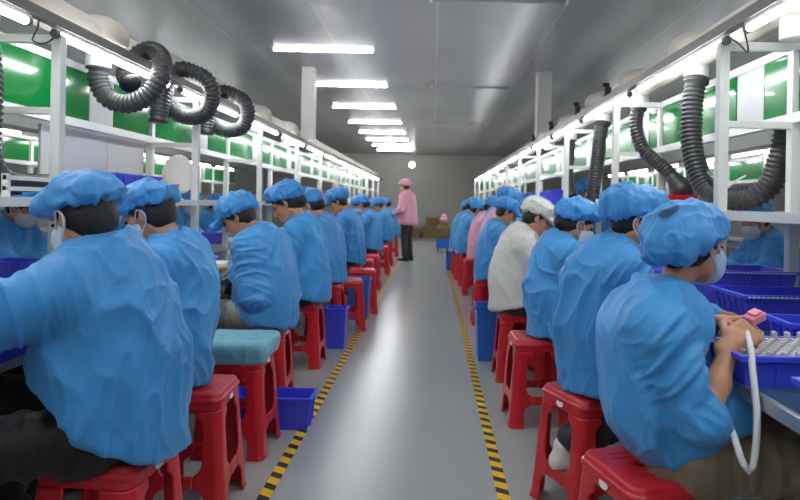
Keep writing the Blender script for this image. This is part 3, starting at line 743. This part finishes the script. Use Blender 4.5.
# ------------------------------------------------------------------ stools
def make_stool():
    HT, th = .47, .011
    hw = lambda z: .172-(.172-.137)*(z/HT)
    def sq(x, y, h, r):
        qx, qy = np.abs(x)-(h-r), np.abs(y)-(h-r)
        return np.sqrt(np.maximum(qx, 0)**2+np.maximum(qy, 0)**2)+np.minimum(np.maximum(qx, qy), 0)-r
    def full(x, y, z):
        h = hw(z)+.006*np.clip((.02-z)/.02, 0, 1); r = .034
        out = np.maximum(sq(x, y, h, r), np.maximum(z-HT, -z)); 
        zt = z-(HT-.02); q = np.maximum(zt, 0); out = np.maximum(out, sq(x, y, h, r)+q*q*18)
        inn = np.maximum(sq(x, y, h-th, r-.006), z-(HT-.016)); shell = np.maximum(out, -inn)
        def slab(u, w):
            up = np.maximum(np.sqrt(np.maximum(np.abs(u)-.035, 0)**2+np.maximum(z-.335, 0)**2+np.maximum(.215-z, 0)**2)-.045, np.abs(u)-.082)
            lowa = np.maximum(np.sqrt(np.maximum(np.abs(u)-.045, 0)**2+np.maximum(z-.075, 0)**2)-.048, -1)
            mid = np.maximum(np.abs(u)-.05, np.maximum(.0, 0)+np.abs(z-.52))
            return np.minimum(up, lowa)
        cut = np.minimum(slab(x+0*y, y), 1); cut2 = slab(y+0*x, x)
        # cut only through the walls: the x-facing walls take cut2, the y-facing walls take cut
        near_x = .095-np.abs(x); near_y = .095-np.abs(y)
        shell = np.maximum(shell, -np.maximum(cut, near_y)); shell = np.maximum(shell, -np.maximum(cut2, near_x))
        lip = np.maximum(np.abs(z-(HT-.028))-.008, sq(x, y, hw(z)+.006, .036)); lip = np.maximum(lip, -sq(x, y, hw(z)-th, .03)); shell = np.minimum(shell, lip)
        slot = np.maximum(np.sqrt(np.maximum(np.abs(x)-.03, 0)**2+y*y)-.012, -(z-(HT-.03))); shell = np.maximum(shell, -slot)
        for k in (-.075, -.045, .045, .075):
            g = np.sqrt((y-k)**2+(z-HT)**2)-.004; shell = np.maximum(shell, -np.maximum(g, np.abs(x)-.08))
        return shell
    t = thing('plastic_stool', None, None); H_ = .0042
    def piece(name, lo, hi):
        p = Pr(); p.op = 'u'; p.k = 0; p.lo = V3(lo); p.hi = V3(hi)
        def fn(x, y, z):
            b = np.maximum(np.maximum(np.maximum(lo[0]-x, x-hi[0]), np.maximum(lo[1]-y, y-hi[1])), np.maximum(lo[2]-z, z-hi[2])); return np.maximum(full(x, y, z), b)
        p.fn = fn; P, F = surf([p], H_); P = relax(P, F, 2, .4); npobj(name, [(P, F)], 'red', t)
    B = .2
    piece('seat', (-B, -B, .405), (B, B, .48))
    for sx in (-1, 1):
        for sy in (-1, 1):
            piece('leg', (min(0, sx*B)+(.05 if sx > 0 else 0), min(0, sy*B)+(.05 if sy > 0 else 0), -.005), (max(0, sx*B)-(.05 if sx < 0 else 0), max(0, sy*B)-(.05 if sy < 0 else 0), .405))
    for (lo, hi) in (((-.05, -B, .11), (.05, -.1, .19)), ((-.05, .1, .11), (.05, B, .19)), ((-B, -.05, .11), (-.1, .05, .19)), ((.1, -.05, .11), (B, .05, .19))):
        piece('stretcher', lo, hi)
    m = MB(); m.lathe([(.0, 0), (.022, 0), (.022, .001)], 20, c=(-.143, 0, .425), R=Matrix.Rotation(-PI/2+.08, 3, 'Y') @ Matrix.Diagonal((.6, 1, 1))); m.build('sticker', 'paper', t)
    return t
stool = make_stool(); stool_used = False
def put_stool(x, y, rz, label, side):
    global stool_used
    o = stool if not stool_used else copy_tree(stool); stool_used = True
    o.location = (x, y, 0); o.rotation_euler = (0, 0, rz); tag(o, label, 'stool', 'red plastic stools in the %s row' % side); return o
# ------------------------------------------------------------------ things on and under the benches
def bin_(name, label, cat, loc, rz, L, W, Hh, m, group=None, taper=.88, rim=.012, ribs=4, filling=None, pierced=False):
    t = thing(name, label, cat, loc, rz, group)
    a, b = L/2, W/2
    g = MB().ring_box((-a*taper, -b*taper), (a*taper, b*taper), (-a, -b), (a, b), 0, Hh, .004)
    r = MB()
    for (lo, hi) in (((-a-rim, -b-rim), (a+rim, -b+.002)), ((-a-rim, b-.002), (a+rim, b+rim)), ((-a-rim, -b+.002), (-a+.002, b-.002)), ((a-.002, -b+.002), (a+rim, b-.002))):
        r.box((lo[0], lo[1], Hh-.016), (hi[0], hi[1], Hh))
    r.build('rim', m, t, bevel=.002)
    for k in range(ribs):
        u = (k+.5)/ribs*2-1
        for sgn in (-1, 1):
            f = lambda z: b*(taper+(1-taper)*z/Hh)
            q = [(u*a*.9-.004, sgn*f(.01), .01), (u*a*.9+.004, sgn*f(.01), .01), (u*a*.9+.004, sgn*f(Hh-.016), Hh-.016), (u*a*.9-.004, sgn*f(Hh-.016), Hh-.016)]
            q2 = [(x, y+sgn*.005, z) for x, y, z in q]
            n = len(g.v); g.v += q+q2; g.f += [tuple(n+i for i in w) for w in ((0, 1, 2, 3), (4, 7, 6, 5), (0, 4, 5, 1), (1, 5, 6, 2), (2, 6, 7, 3), (3, 7, 4, 0))]
            f = lambda z: a*(taper+(1-taper)*z/Hh)
            q = [(sgn*f(.01), u*b*.9-.004, .01), (sgn*f(.01), u*b*.9+.004, .01), (sgn*f(Hh-.016), u*b*.9+.004, Hh-.016), (sgn*f(Hh-.016), u*b*.9-.004, Hh-.016)]
            q2 = [(x+sgn*.005, y, z) for x, y, z in q]
            n = len(g.v); g.v += q+q2; g.f += [tuple(n+i for i in w) for w in ((0, 1, 2, 3), (4, 7, 6, 5), (0, 4, 5, 1), (1, 5, 6, 2), (2, 6, 7, 3), (3, 7, 4, 0))]
    g.build('body', m, t)
    if pierced:
        g = MB().box((-a+.012, -b-rim-.0005, Hh-.009), (a-.012, -b-rim+.0005, Hh-.006))
        n = int(L/.018)
        for k in range(n):
            x = -a+.012+k*(L-.024)/(n-1)
            for sgn in (-1,): g.box((x-.003, sgn*(b+rim)-.001, Hh-.011), (x+.003, sgn*(b+rim)+.001, Hh-.004))
        g.build('rim_slots', 'paper', t)
    return t
TZ = .7355
# right bench, nearest end
t = bin_('tray', 'blue tray full of small clear pieces before the nearest woman on the right', 'tray', (1.05, 1.69, TZ), 0, .46, .24, .085, 'blue_bin', ribs=3, taper=.95)
pg = MB()
for i in range(22):
    for j in range(9):
        x, y = -.205+i*.0195, -.095+j*.0235; hgt = .078+(.012 if (i+j) % 2 else .003)
        if j == 8: hgt = .105 if i % 2 else .085
        pg.box((x-.007, y-.008, .004), (x+.007, y+.008, hgt))
o = pg.build('clear_pieces', 'pegs', bevel=.003); o.location = (1.05, 1.69, TZ+.001); tag(o, 'rows of small clear plastic pieces standing in the nearest blue tray on the right', 'plastic pieces', kind='stuff')
bin_('tray', 'blue tray cut off by the right picture edge, nearest on the right bench', 'tray', (1.08, 1.30, TZ), .05, .40, .26, .07, 'blue_bin', ribs=3, taper=.95)
t = bin_('bin', 'small blue box with a white slip on the right bench at the picture edge', 'bin', (1.30, 2.02, TZ), -.1, .24, .17, .10, 'blue_bin', ribs=3)
MB().box((-.08, -.098, .05), (-.02, -.0965, .075)).build('slip', 'paper', t)
o = MB().box((-.15, -.14, 0), (.15, .14, .003)).build('work_sheet', 'teal', bevel=.001); o.location = (1.05, 2.02, TZ); tag(o, 'teal work sheet lying on the right bench behind the nearest blue tray', 'sheet')
o = MB().tube([(0, 0, .012), (.16, .02, .012), (.30, .05, .012)], [.006, .008, .006], 10).build('soldering_pen', 'black', smooth=True); o.location = (.93, 1.90, TZ+.003); tag(o, 'black pen tool lying on the teal work sheet', 'tool')
bin_('bin', 'large blue bin with a pierced rim on the right bench before the facing worker', 'bin', (1.47, 2.47, TZ), 0, .50, .27, .135, 'blue_bin', ribs=5, pierced=True)
bin_('bin', 'blue bin behind the large pierced bin on the right bench', 'bin', (1.44, 2.86, TZ), 0, .42, .30, .19, 'purple_bin', ribs=5, pierced=True)
bin_('bin', 'violet bin on the right bench beside the capped head of the second worker', 'bin', (1.12, 3.30, TZ), .1, .30, .24, .14, 'purple_bin')
# left bench, nearest end
for (x, y, lab) in ((-1.34, 1.76, 'blue tray of white pieces on the left bench under the arm of the nearest man'), (-1.40, 1.49, 'blue tray of white pieces cut off by the left picture edge')):
    bin_('tray', lab, 'tray', (x, y, TZ), .06, .32, .25, .085, 'blue_bin', ribs=3, taper=.94)
    pg = MB()
    for i in range(14):
        for j in range(10):
            if random.random() < .8:
                a = -.13+i*.02; b = -.10+j*.022; pg.box((a-.006, b-.007, .004), (a+.006, b+.007, .05+random.random()*.03))
    o = pg.build('white_pieces', 'pegs', bevel=.002); o.location = (x, y, TZ+.001); o.rotation_euler.z = .06; tag(o, 'small white pieces filling the tray under the arm of the nearest left man' if y > 1.6 else 'small white pieces in the tray cut off by the left picture edge', 'plastic pieces', kind='stuff')
# left bench, third worker
t = thing('basket', 'violet oval basket on the left bench before the third worker', 'basket', (-1.50, 3.72, TZ))
b = MB(); prof = [(.0, .004), (.125, .004), (.155, .095), (.165, .10), (.165, .106), (.148, .106), (.120, .010), (.0, .010)]
b.lathe([(r, z) for r, z in prof], 28, R=Matrix.Diagonal((1.0, 1.15, 1))); b.build('body', 'purple_bin', t, smooth=True)
o = MB().box((-.10, -.14, 0), (.10, .14, .02)).box((-.09, -.13, .02), (.10, .12, .035)).build('paper_stack', 'paper'); o.location = (-1.50, 4.12, TZ); tag(o, 'stack of white paper on the left bench beyond the violet basket', 'paper')
t = thing('control_box', 'black box with a white diamond sticker fixed under the left bench edge', 'control box', (-1.26, 3.10, .535))
MB().box((-.08, -.22, 0), (.08, .15, .178)).build('housing', 'black', t, bevel=.006)
MB().box((-.028, -.001, -.028), (.028, .001, .028), Matrix.Rotation(PI/4, 3, 'Y'), (.0, -.2212, .09)).build('sticker', 'paper', t)
o = MB().box((-.08, -.03, 0), (.08, .03, .015)).build('small_part', 'white_plastic', bevel=.004); o.location = (-1.33, 3.42, TZ); tag(o, 'thin white part under the hands of the third left worker', 'part')

# things on the shelves
bin_('tray', 'bright red tray on the right shelf under the hooded hose', 'tray', (1.55, 4.02, 1.1905), .0, .32, .24, .10, 'red_bright', ribs=3, taper=.92)
bin_('bin', 'long blue bin on the left shelf behind the nearest man', 'bin', (-1.90, 3.62, 1.1905), 0, .26, .55, .15, 'blue_bin', ribs=4)
bin_('tray', 'small red box on the left shelf beside the long blue bin', 'tray', (-1.83, 4.02, 1.1905), 0, .16, .16, .11, 'red_bright', ribs=2)
bin_('tray', 'red tray on the far left shelf above the capped heads', 'tray', (-1.85, 10.6, 1.1905), 0, .26, .30, .18, 'red_bright', ribs=2)
t = thing('lamp', 'round pale bench lamp on a thin bent arm on the left shelf', 'lamp', (-1.90, 4.42, 1.1905))
MB().lathe([(.06, 0), (.06, .012), (.02, .02), (.012, .04)], 20).build('base', 'white_plastic', t, smooth=True)
Ry = Matrix.Rotation(PI/2-.1, 3, 'Y') @ Matrix.Rotation(.4, 3, 'X')
MB().lathe([(.02, -.05), (.10, -.035), (.14, .0), (.143, .02), (.135, .022), (.0, .012)], 32, c=(.02, 0, .19), R=Ry).build('shade', 'clear', t, smooth=True)
MB().tube(spline([(0, 0, .03), (-.02, -.16, .12), (-.02, -.14, .24), (-.02, -.05, .285), (-.01, 0, .25)], 8), .006, 8).build('arm', 'white_metal', t, smooth=True)
for i, (x, y) in enumerate(((-1.88, 8.2), (-1.86, 9.4))):
    bin_('bin', 'dark blue box on the left shelf among the far posts, %s from the camera' % ords[i], 'bin', (x, y, 1.1905), 0, .24, .32, .16, 'blue_bin', 'boxes on the left shelf', ribs=3)
for i, (x, y) in enumerate(((1.47, 7.0), (1.48, 8.3), (1.47, 9.6))):
    bin_('bin', 'dark blue box on the right shelf among the far posts, %s from the camera' % ords[i], 'bin', (x, y, 1.1905), 0, .24, .32, .20, 'blue_bin', 'boxes on the right shelf', ribs=3)
o = MB().box((-.05, -.06, 0), (.05, .06, .012)).tube([(-.04, -.03, .018), (.05, .0, .02), (.02, .05, .018)], .008, 8).build('blue_cloth', 'cap_blue', bevel=.003); o.location = (-1.76, 2.66, 1.1905); tag(o, 'crumpled light blue cloth on the left shelf at the picture edge', 'cloth')
m = MB()
for z in (.03, .075): m.box((-.008, -.30, z), (.008, .30, z+.018))
for y in (-.29, .12): m.box((-.012, y-.01, 0), (.012, y+.01, .1))
o = m.build('hose_guard', 'white_metal'); o.location = (-1.745, 2.74, 1.1905); tag(o, 'low white guard rail on the left shelf in front of the lying hose', 'rail')

o = MB().box((-.006, -.62, 0), (.006, .50, .385)).box((-.0075, -.63, 0), (.0075, -.60, .385)).box((-.0075, .02, 0), (.0075, .035, .385)).build('partition_board', 'wall', bevel=.002); o.location = (-2.085, 3.80, 1.2); tag(o, 'grey partition board above the left shelf behind the second left worker', 'board')
# bins on the far benches, seen between the workers
for side, D, items in (('left', -1, [(1.42, 5.2), (1.45, 6.1), (1.42, 7.4), (1.45, 8.8), (2.35, 5.0), (2.35, 6.4), (2.3, 3.3)]), ('right', 1, [(1.05, 3.95), (1.08, 4.75), (1.08, 5.7), (1.05, 7.2), (1.08, 8.6), (1.95, 3.6), (1.95, 5.0), (1.9, 6.2)])):
    for i, (x, y) in enumerate(items):
        near = x < 1.6
        bin_('bin', ('blue bin on the near half of the %s bench, %s beyond the front workers' if near else 'blue bin behind the shelf on the %s bench, %s from the camera') % (side, ords[i if near else i-len([q for q in items if q[0] < 1.6])]),
             'bin', (D*x, y, TZ), .1*(i % 3-1), .28, .22, .11, 'purple_bin' if i % 2 else 'blue_bin', 'blue bins on the %s benches' % side, ribs=3)

# on the floor
bin_('crate', 'blue crate on the floor behind the cushioned stool, touching the left tape', 'crate', (-.835, 3.225, 0), 0, .42, .17, .17, 'blue_bin', ribs=4, taper=.93)
def waste_bin(x, y, w, h, label, m='blue_crate'):
    t = thing('waste_bin', label, 'bin', (x, y, 0))
    MB().ring_box((-w*.42, -w*.42), (w*.42, w*.42), (-w/2, -w/2), (w/2, w/2), 0, h, .005).build('body', m, t)
    r = MB(); a = w/2
    for (lo, hi) in (((-a-.01, -a-.01), (a+.01, -a)), ((-a-.01, a), (a+.01, a+.01)), ((-a-.01, -a), (-a, a)), ((a, -a), (a+.01, a))): r.box(lo+(h-.02,), hi+(h,))
    r.build('rim', m, t); return t
waste_bin(-.745, 6.22, .22, .42, 'tall blue bin on the floor among the left stools')
waste_bin(.475, 4.72, .25, .42, 'tall blue bin on the floor behind the stool of the white coated worker')
waste_bin(.36, 11.0, .22, .33, 'blue bin on the floor by the farthest right stools')
waste_bin(-.78, 4.98, .17, .33, 'small blue bin on the floor between the left stools', 'blue_bin')
for i, (x, y, z, sx, sy, sz) in enumerate(((-.05, 21.6, 0, .6, .5, .42), (.62, 21.6, 0, .6, .5, .38), (-.68, 21.6, 0, .5, .5, .34), (.0, 21.62, .42, .45, .4, .28))):
    o = MB().box((-sx/2, -sy/2, 0), (sx/2, sy/2, sz)).box((-sx/2-.002, -.03, sz-.001), (sx/2+.002, .03, sz+.001)).build('cardboard_box', 'cardboard'); o.location = (x, y, z)
    tag(o, ['brown cardboard box against the end wall, in the middle of the row', 'brown cardboard box against the end wall, rightmost', 'brown cardboard box against the end wall, leftmost', 'brown cardboard box stacked on another by the end wall'][i], 'box', 'cardboard boxes by the end wall')
o = MB().box((-.16, -.13, 0), (.16, .13, .30)).build('carton', 'paper', bevel=.003); o.location = (1.38, 2.62, .0); tag(o, 'white carton standing on the floor under the right bench', 'carton')
o = MB().box((-.03, -.03, 0), (.03, .03, .24)).build('red_bottle', 'red', bevel=.01); o.location = (1.12, 2.75, 0); tag(o, 'red bottle on the floor under the right bench', 'bottle')

# ------------------------------------------------------------------ workers
R_, L_ = 0., PI
HQ = dict(hv=.0056, eyes=True)
_, q = person('woman in blue coat with rolled sleeves, puffy blue cap and khaki trousers, nearest right', (.735, 1.76, 0), 0, seed=3, hemslope=.5, twist=-28, lean=(-22, -7, 10), neck=52, pitch=5, roll=-4, yaw=24, headoff=(.02, .01, .055), s=.92, hipz=.512, lowback=.045,
       handR=(.09, -.11, .83), handL=(.125, .07, .855), dirR=(.75, .35, .35), dirL=(.85, -.35, .12), palmR=(.3, .8, -.4), palmL=(.1, -.5, -1), curl=62, poleR=(-.9, -.5, -.6), poleL=(-.2, .5, -1),
       coat='coat_blue_soft', trousers='trouser_khaki', capstyle='bouffant', mask=True, maskm='mask_blue', armlen=.262, rolled=-.005, wide=.94, long_hair=True, amp=.013, **HQ)
R1 = (_, q)
_, q = person('man in blue coat, flat blue cap, white mask and black trousers, nearest left', (-.935, 1.77, 0), L_, seed=4, hemslope=.8, legs=dict(kneeL=(.36, .29, .54), kneeR=(.44, -.12, .555), ankL=(.30, .31, .095), ankR=(.40, -.14, .095)), headoff=(-.045, 0, -.005), lean=(0, 6, 16), neck=36, pitch=20, yaw=-20, hs=.88, s=1.05, hipz=.528,
       handL=(.50, .16, .84), handR=(.46, -.06, .83), poleL=(-.1, .9, -.35), poleR=(-.1, -.9, -.5), coat='coat_blue', trousers='trouser_black', capstyle='floppy', wide=1.12, amp=.013, **HQ)
L1 = (_, q)
person('worker in blue coat and flat blue cap seated just behind the nearest left man', (-1.06, 2.37, 0), L_+.1, seed=5, wide=.95, lean=(-12, -6, 6), neck=34, pitch=26, yaw=-8, s=1.0, hipz=.55,
       handL=(.36, .12, .80), handR=(.36, -.1, .80), coat='coat_blue_soft', trousers='trouser_black', capstyle='floppy', mask=True, maskm='mask_blue', long_hair=False, amp=.011, **HQ)
person('unmasked worker in blue coat, brimmed cap and grey trousers looking down at both hands', (-.975, 3.53, 0), L_, seed=6, lean=(-2, 8, 20), neck=40, pitch=34, s=.97, hipz=.55,
       handL=(.155, .12, .825), handR=(.20, -.07, .815), poleL=(-.35, .3, -1), dirL=(.9, -.25, -.2), dirR=(.8, .3, -.25), coat='coat_blue_pale', trousers='trouser_grey', capstyle='brim', mask=False, amp=.011, **HQ)
person('dark haired woman in puffy blue cap and blue coat, fourth along the left benches', (-.945, 4.45, 0), L_, seed=7, lean=(-2, 3, 10), neck=34, pitch=34, s=1.10,
       handL=(.34, .10, .79), handR=(.36, -.12, .79), coat='coat_blue_soft', trousers='trouser_black', capstyle='puff', mask=False, long_hair=True, hv=.009, eyes=True)
person('man in blue coat and cap with white mask, second along the right benches', (.735, 2.43, 0), 0, seed=8, lean=(-12, 2, 14), neck=34, pitch=14, yaw=-6, s=1.0, hipz=.555,
       handR=(.36, -.10, .80), handL=(.38, .14, .80), coat='coat_blue', trousers='trouser_dark', shoes='shoe_white', capstyle='puff', wide=1.04, amp=.012,
       legs=dict(kneeL=(.44, .14, .555), kneeR=(.40, -.13, .55), ankL=(.40, .16, .095), ankR=(-.165, -.05, .25)), **HQ)
person('worker bent over in blue coat, blue cap and pale mask, third along the right benches', (.73, 3.40, 0), .05, seed=9, lean=(-12, 2, 12), neck=36, pitch=26, s=.96, wide=.97,
       handR=(.34, -.10, .79), handL=(.36, .12, .79), coat='coat_blue_soft', trousers='trouser_dark', capstyle='puff', long_hair=True, maskm='mask', amp=.011, **HQ)
person('worker in a white coat and white cap on the right benches', (.60, 4.22, 0), 0, seed=10, lean=(-6, 6, 14), neck=36, pitch=28, s=.98,
       handR=(.35, -.10, .79), handL=(.37, .12, .79), coat='coat_white', capm='coat_white', trousers='trouser_dark', capstyle='brim', mask=False, hv=.009, eyes=True)

# generic workers: three built, the rest copied from them
gA, _ = person('worker in blue coat leaning low over the bench just beyond the white coated worker', (.70, 4.86, 0), 0, seed=11, lean=(-6, 6, 14), neck=38, pitch=30, s=1.0, capstyle='puff', coat='coat_blue_soft', hv=.010, amp=.010)
gB, _ = person('tall upright worker in blue coat and cap seated by the tall blue bin', (-.98, 7.1, 0), L_, seed=12, lean=(-2, 6, 12), neck=30, pitch=28, s=1.12, capstyle='brim', coat='coat_blue', mask=False, long_hair=False, hv=.010, amp=.010,
               handL=(.32, .10, .80), handR=(.34, -.12, .80), trousers='trouser_dark')
gC, _ = person('worker in blue coat and cap half hidden beyond the dark haired left woman', (-.97, 5.45, 0), L_, seed=13, lean=(-2, 6, 14), neck=34, pitch=34, roll=3, s=1.06, capstyle='puff', coat='coat_blue_pale', hv=.010, amp=.010, maskm='mask_blue', long_hair=True)
def set_mat(root, child, m):
    for c in root.children:
        if c.name.split('.')[0] == child:
            for sl in c.material_slots: sl.link = 'OBJECT'; sl.material = M[m]
def worker(src, x, y, rz, label, group=None, coat=None, capm=None, sc=1., z=0):
    o = copy_tree(src); o.location = (x, y, z); o.rotation_euler = (0, 0, rz); o.scale = (sc,)*3
    tag(o, label)
    if group: o['group'] = group
    elif 'group' in o: del o['group']
    if coat: set_mat(o, 'coat', coat)
    if capm: set_mat(o, 'cap', capm)
    return o
worker(gB, .70, 6.75, 0, 'upright worker in a pink coat and blue cap on the right benches', coat='coat_pink', sc=1.03)
worker(gB, .61, 6.12, .05, 'blue coated worker in front of the pink coated one on the right benches', coat='coat_blue_pale', sc=.94)
worker(gB, .76, 7.4, 0, 'worker in a pink cap seated tall beyond the blue coated workers on the right', coat='coat_blue', capm='cap_pink', sc=1.06)
worker(gC, .67, 8.1, 0, 'blue capped worker in a pale pink coat far along the right benches', coat='coat_pink')
worker(gA, .54, 8.9, -.05, 'blue coated worker far along the right benches, third from the end of the row')
worker(gC, .52, 9.7, 0, 'blue coated worker far along the right benches, second from the end of the row')
worker(gB, .48, 10.5, 0, 'blue coated worker at the visible end of the right row beside the far blue bin', sc=.93)
worker(gC, -.95, 9.2, L_+.05, 'blue coated worker far along the left benches, second from the standing person')
worker(gB, -.92, 11.6, L_, 'blue coated worker far along the left benches, next to the standing person', sc=.96)
worker(gC, -.93, 13.6, L_, 'blue coated worker farthest along the left benches behind the standing person')
# people on the far side of the benches
opp_r = [(2.52, 4.45, gA, 'masked worker in blue across the right bench behind the pierced blue bin'), (2.55, 5.6, gC, ''), (2.52, 6.6, gA, ''), (2.55, 7.8, gC, '')]
for i, (x, y, g, lab) in enumerate(opp_r):
    worker(g, x, y, L_, lab or 'blue coated worker on the far side of the right bench, %s from the camera' % ords[i], None if lab else 'workers across the right bench')
worker(gB, 2.50, 9.0, L_, 'blue capped worker standing tall across the right bench behind the straight hose', sc=1.2)
for i, (x, y, g) in enumerate(((-2.90, 4.05, gA), (-2.92, 5.1, gC), (-2.9, 5.9, gA), (-2.92, 6.8, gC), (-2.9, 7.7, gA), (-2.9, 8.8, gC))):
    worker(g, x, y, 0, 'blue coated worker across the left bench beyond the arms of the nearest man' if i == 0 else 'blue coated worker on the far side of the left bench, %s from the camera' % ords[i], None if i == 0 else 'workers across the left bench')
# standing supervisor
person('person standing in the aisle in a pink coat, pink cap and dark trousers', (-.52, 12.6, 0), 2.7, seed=20, standing=True, lean=(0, 2, 6), neck=24, pitch=14, s=1.05, hipz=.92, hem=.76, coat='coat_pink', capm='cap_pink', trousers='trouser_dark',
       handL=(.22, .20, .98), handR=(.24, -.16, 1.0), legs=dict(kneeL=(.03, .10, .49), kneeR=(.03, -.10, .49), ankL=(0, .11, .094), ankR=(0, -.11, .094)), hv=.011, capstyle='puff', mask=False)
t = thing('trolley', 'low blue trolley carrying a brown sack at the far end of the right tape', 'trolley', (.27, 15.4, 0))
MB().box((-.16, -.2, .08), (.16, .2, .32)).build('body', 'blue_crate', t, bevel=.01)
for sx in (-1, 1):
    for sy in (-1, 1): MB().tube([(sx*.12-.015, sy*.15, .04), (sx*.12+.015, sy*.15, .04)], .04, 14).build('wheel', 'black', t, smooth=True)
npo = npobj('brown_sack', [fine_mesh([rbox((0, 0, .14), (.18, .16, .17), .08), ell((.03, 0, .33), (.10, .10, .09), k=.06)], .014, 2, 4, (), .012)], 'cushion_brown'); npo.location = (.27, 15.4, .325-.0); tag(npo, 'brown sack standing on the low trolley at the far end', 'sack')
npo = npobj('red_bundle', [fine_mesh([ell((0, 0, .07), (.09, .09, .08)), ell((.02, 0, .14), (.06, .06, .06), k=.04)], .012, 2, 6, (), .01)], 'coat_pink'); npo.location = (.28, 15.4, .74); tag(npo, 'pink bundle on top of the brown sack at the far end', 'bundle')

# ------------------------------------------------------------------ stools under them
for (x, y, a, lab) in ((.63, 1.72, .28, 'red plastic stool of the nearest woman, cut by the lower picture edge on the right'), (.645, 2.42, .42, 'red plastic stool of the second right worker, white shoe seen through it'),
        (.60, 3.40, .04, 'red plastic stool of the third right worker'), (.62, 4.22, 0, 'red plastic stool of the white coated worker'), (.62, 4.86, 0, 'red plastic stool just beyond the white coated worker'),
        (.68, 6.75, 0, 'red plastic stool of the pink coated right worker'), (.58, 6.12, 0, 'red plastic stool in front of the stool of the pink coated worker on the right'), (.72, 7.4, 0, 'red plastic stool of the pink capped worker'),
        (.58, 8.1, 0, 'red plastic stool far along the right row, fourth from its end'), (.56, 8.9, 0, 'red plastic stool far along the right row, third from its end'), (.53, 9.7, 0, 'red plastic stool far along the right row, second from its end'), (.50, 10.5, 0, 'red plastic stool at the far end of the right row')):
    put_stool(x, y, a, lab, 'right')
for (x, y, a, lab) in ((-.93, 1.77, -.08, 'red plastic stool of the nearest man on the left'), (-.93, 2.38, .05, 'red plastic stool between the nearest man and the cushioned stool'), (-.93, 2.93, 0, 'empty red plastic stool under a teal cushion'),
        (-.99, 3.55, .06, 'red plastic stool of the worker with grey trousers'), (-.96, 4.45, 0, 'red plastic stool of the dark haired woman on the left'), (-.95, 5.45, 0, 'red plastic stool of the half hidden fifth left worker'),
        (-.97, 7.1, 0, 'red plastic stool of the tall upright left worker'), (-.90, 7.75, 0, 'empty red plastic stool just beyond the tall upright left worker'), (-.88, 8.4, 0, 'second empty red plastic stool beyond the tall upright left worker'),
        (-.96, 9.2, 0, 'red plastic stool far along the left row, second from the standing person'), (-.88, 10.2, 0, 'empty red plastic stool between the two seated workers before the standing person'), (-.92, 11.6, 0, 'red plastic stool far along the left row, next to the standing person'), (-.93, 13.6, 0, 'red plastic stool farthest along the left row')):
    put_stool(x, y, a+PI, lab, 'left')
for (x, y, a, lab, sd) in ((-.80, 5.72, .2, 'empty red plastic stool standing nearer the left tape, before the tall blue bin', 'left'), (-.76, 6.62, .1, 'empty red plastic stool by the tape, just behind the tall blue bin', 'left')):
    put_stool(x, y, a, lab, sd)
for i, (x, y, g, lab) in enumerate(opp_r): put_stool(x, y, 0, 'red plastic stool on the far side of the right bench, %s from the camera' % ords[i], 'far right')
for i, y in enumerate((4.05, 5.1, 5.9, 6.8, 7.7, 8.8)): put_stool(-2.9, y, 0, 'red plastic stool on the far side of the left bench, %s from the camera' % ords[i], 'far left')
put_stool(2.50, 9.0, 0, 'red plastic stool under the tall worker across the right bench', 'far right').scale = (1.2,)*3
c = npobj('cushion', [fine_mesh([rbox((0, 0, .032), (.165, .165, .034), .03), rbox((0, 0, -.005), (.158, .158, .03), .02, k=.02)], .006, 2, 3, (), .004)], 'cushion_teal'); c.location = (-.93, 2.93, .4715); tag(c, 'soft teal cushion on the empty red stool in the left row', 'cushion')

# held things and the white tube
root, q = R1
w = V3(root.location)
hr = q['WR']+unit((.75, .35, .35))*.085+w
t = wire('air_tube', [hr+V3((-.01, 0, .0)), (.845, 1.58, .83), (.825, 1.53, .78), (.812, 1.485, .70), (.80, 1.465, .62), (.785, 1.458, .565), (.765, 1.462, .59), (.762, 1.50, .64), (.775, 1.60, .69), (.79, 1.70, .70)], .0085, 'cable_white', 'white flexible tube hanging in a loop from the hands of the nearest woman', 'tube')
o = MB().box((-.03, -.018, -.012), (.03, .018, .012)).box((-.015, -.014, .012), (.02, .014, .02)).build('pink_part', 'pink_plastic', bevel=.005)
o.location = hr+V3((.03, .035, .03)); o.rotation_euler = (.2, -.3, .4); tag(o, 'small pink part held between the hands of the nearest woman', 'part')
# mesh patch on the nearest cap
P, F = R1[1]['capPF']; N = vnormals(P, F); g = unit((-.42, -.68, .60)); ci = np.argmax(P @ g); u1 = unit(np.cross(g, (0, 0, 1))); u2 = np.cross(u1, g)
r = P-P[ci]; a1 = r @ unit(u1*.75+u2*.66); a2 = r @ unit(u1*-.66+u2*.75); ok = ((a1/.020)**2+(a2/.036)**2 < 1) & (N @ g > .2)
sel = F[ok[F].all(1)]; ids = np.unique(sel); mp = np.full(len(P), -1); mp[ids] = np.arange(len(ids)); cap = [c_ for c_ in R1[0].children if c_.name.startswith('cap')][0]
pt = npobj('vent_patch', [(P[ids]+N[ids]*.0016, mp[sel])], 'vent', cap)

# ------------------------------------------------------------------ light and view
wd = bpy.data.worlds.new('world'); scene.world = wd; wd.use_nodes = True
wd.node_tree.nodes['Background'].inputs[0].default_value = (.75, .8, .85, 1); wd.node_tree.nodes['Background'].inputs[1].default_value = .3
scene.view_settings.view_transform = 'Standard'; scene.view_settings.look = 'None'; scene.view_settings.gamma = 1; scene.view_settings.use_curve_mapping = False
scene.view_settings.exposure = EXPO
scene.cycles.use_denoising = True
scene.cycles.max_bounces = 8; scene.cycles.diffuse_bounces = 4; scene.cycles.glossy_bounces = 4
scene.cycles.sample_clamp_indirect = 6
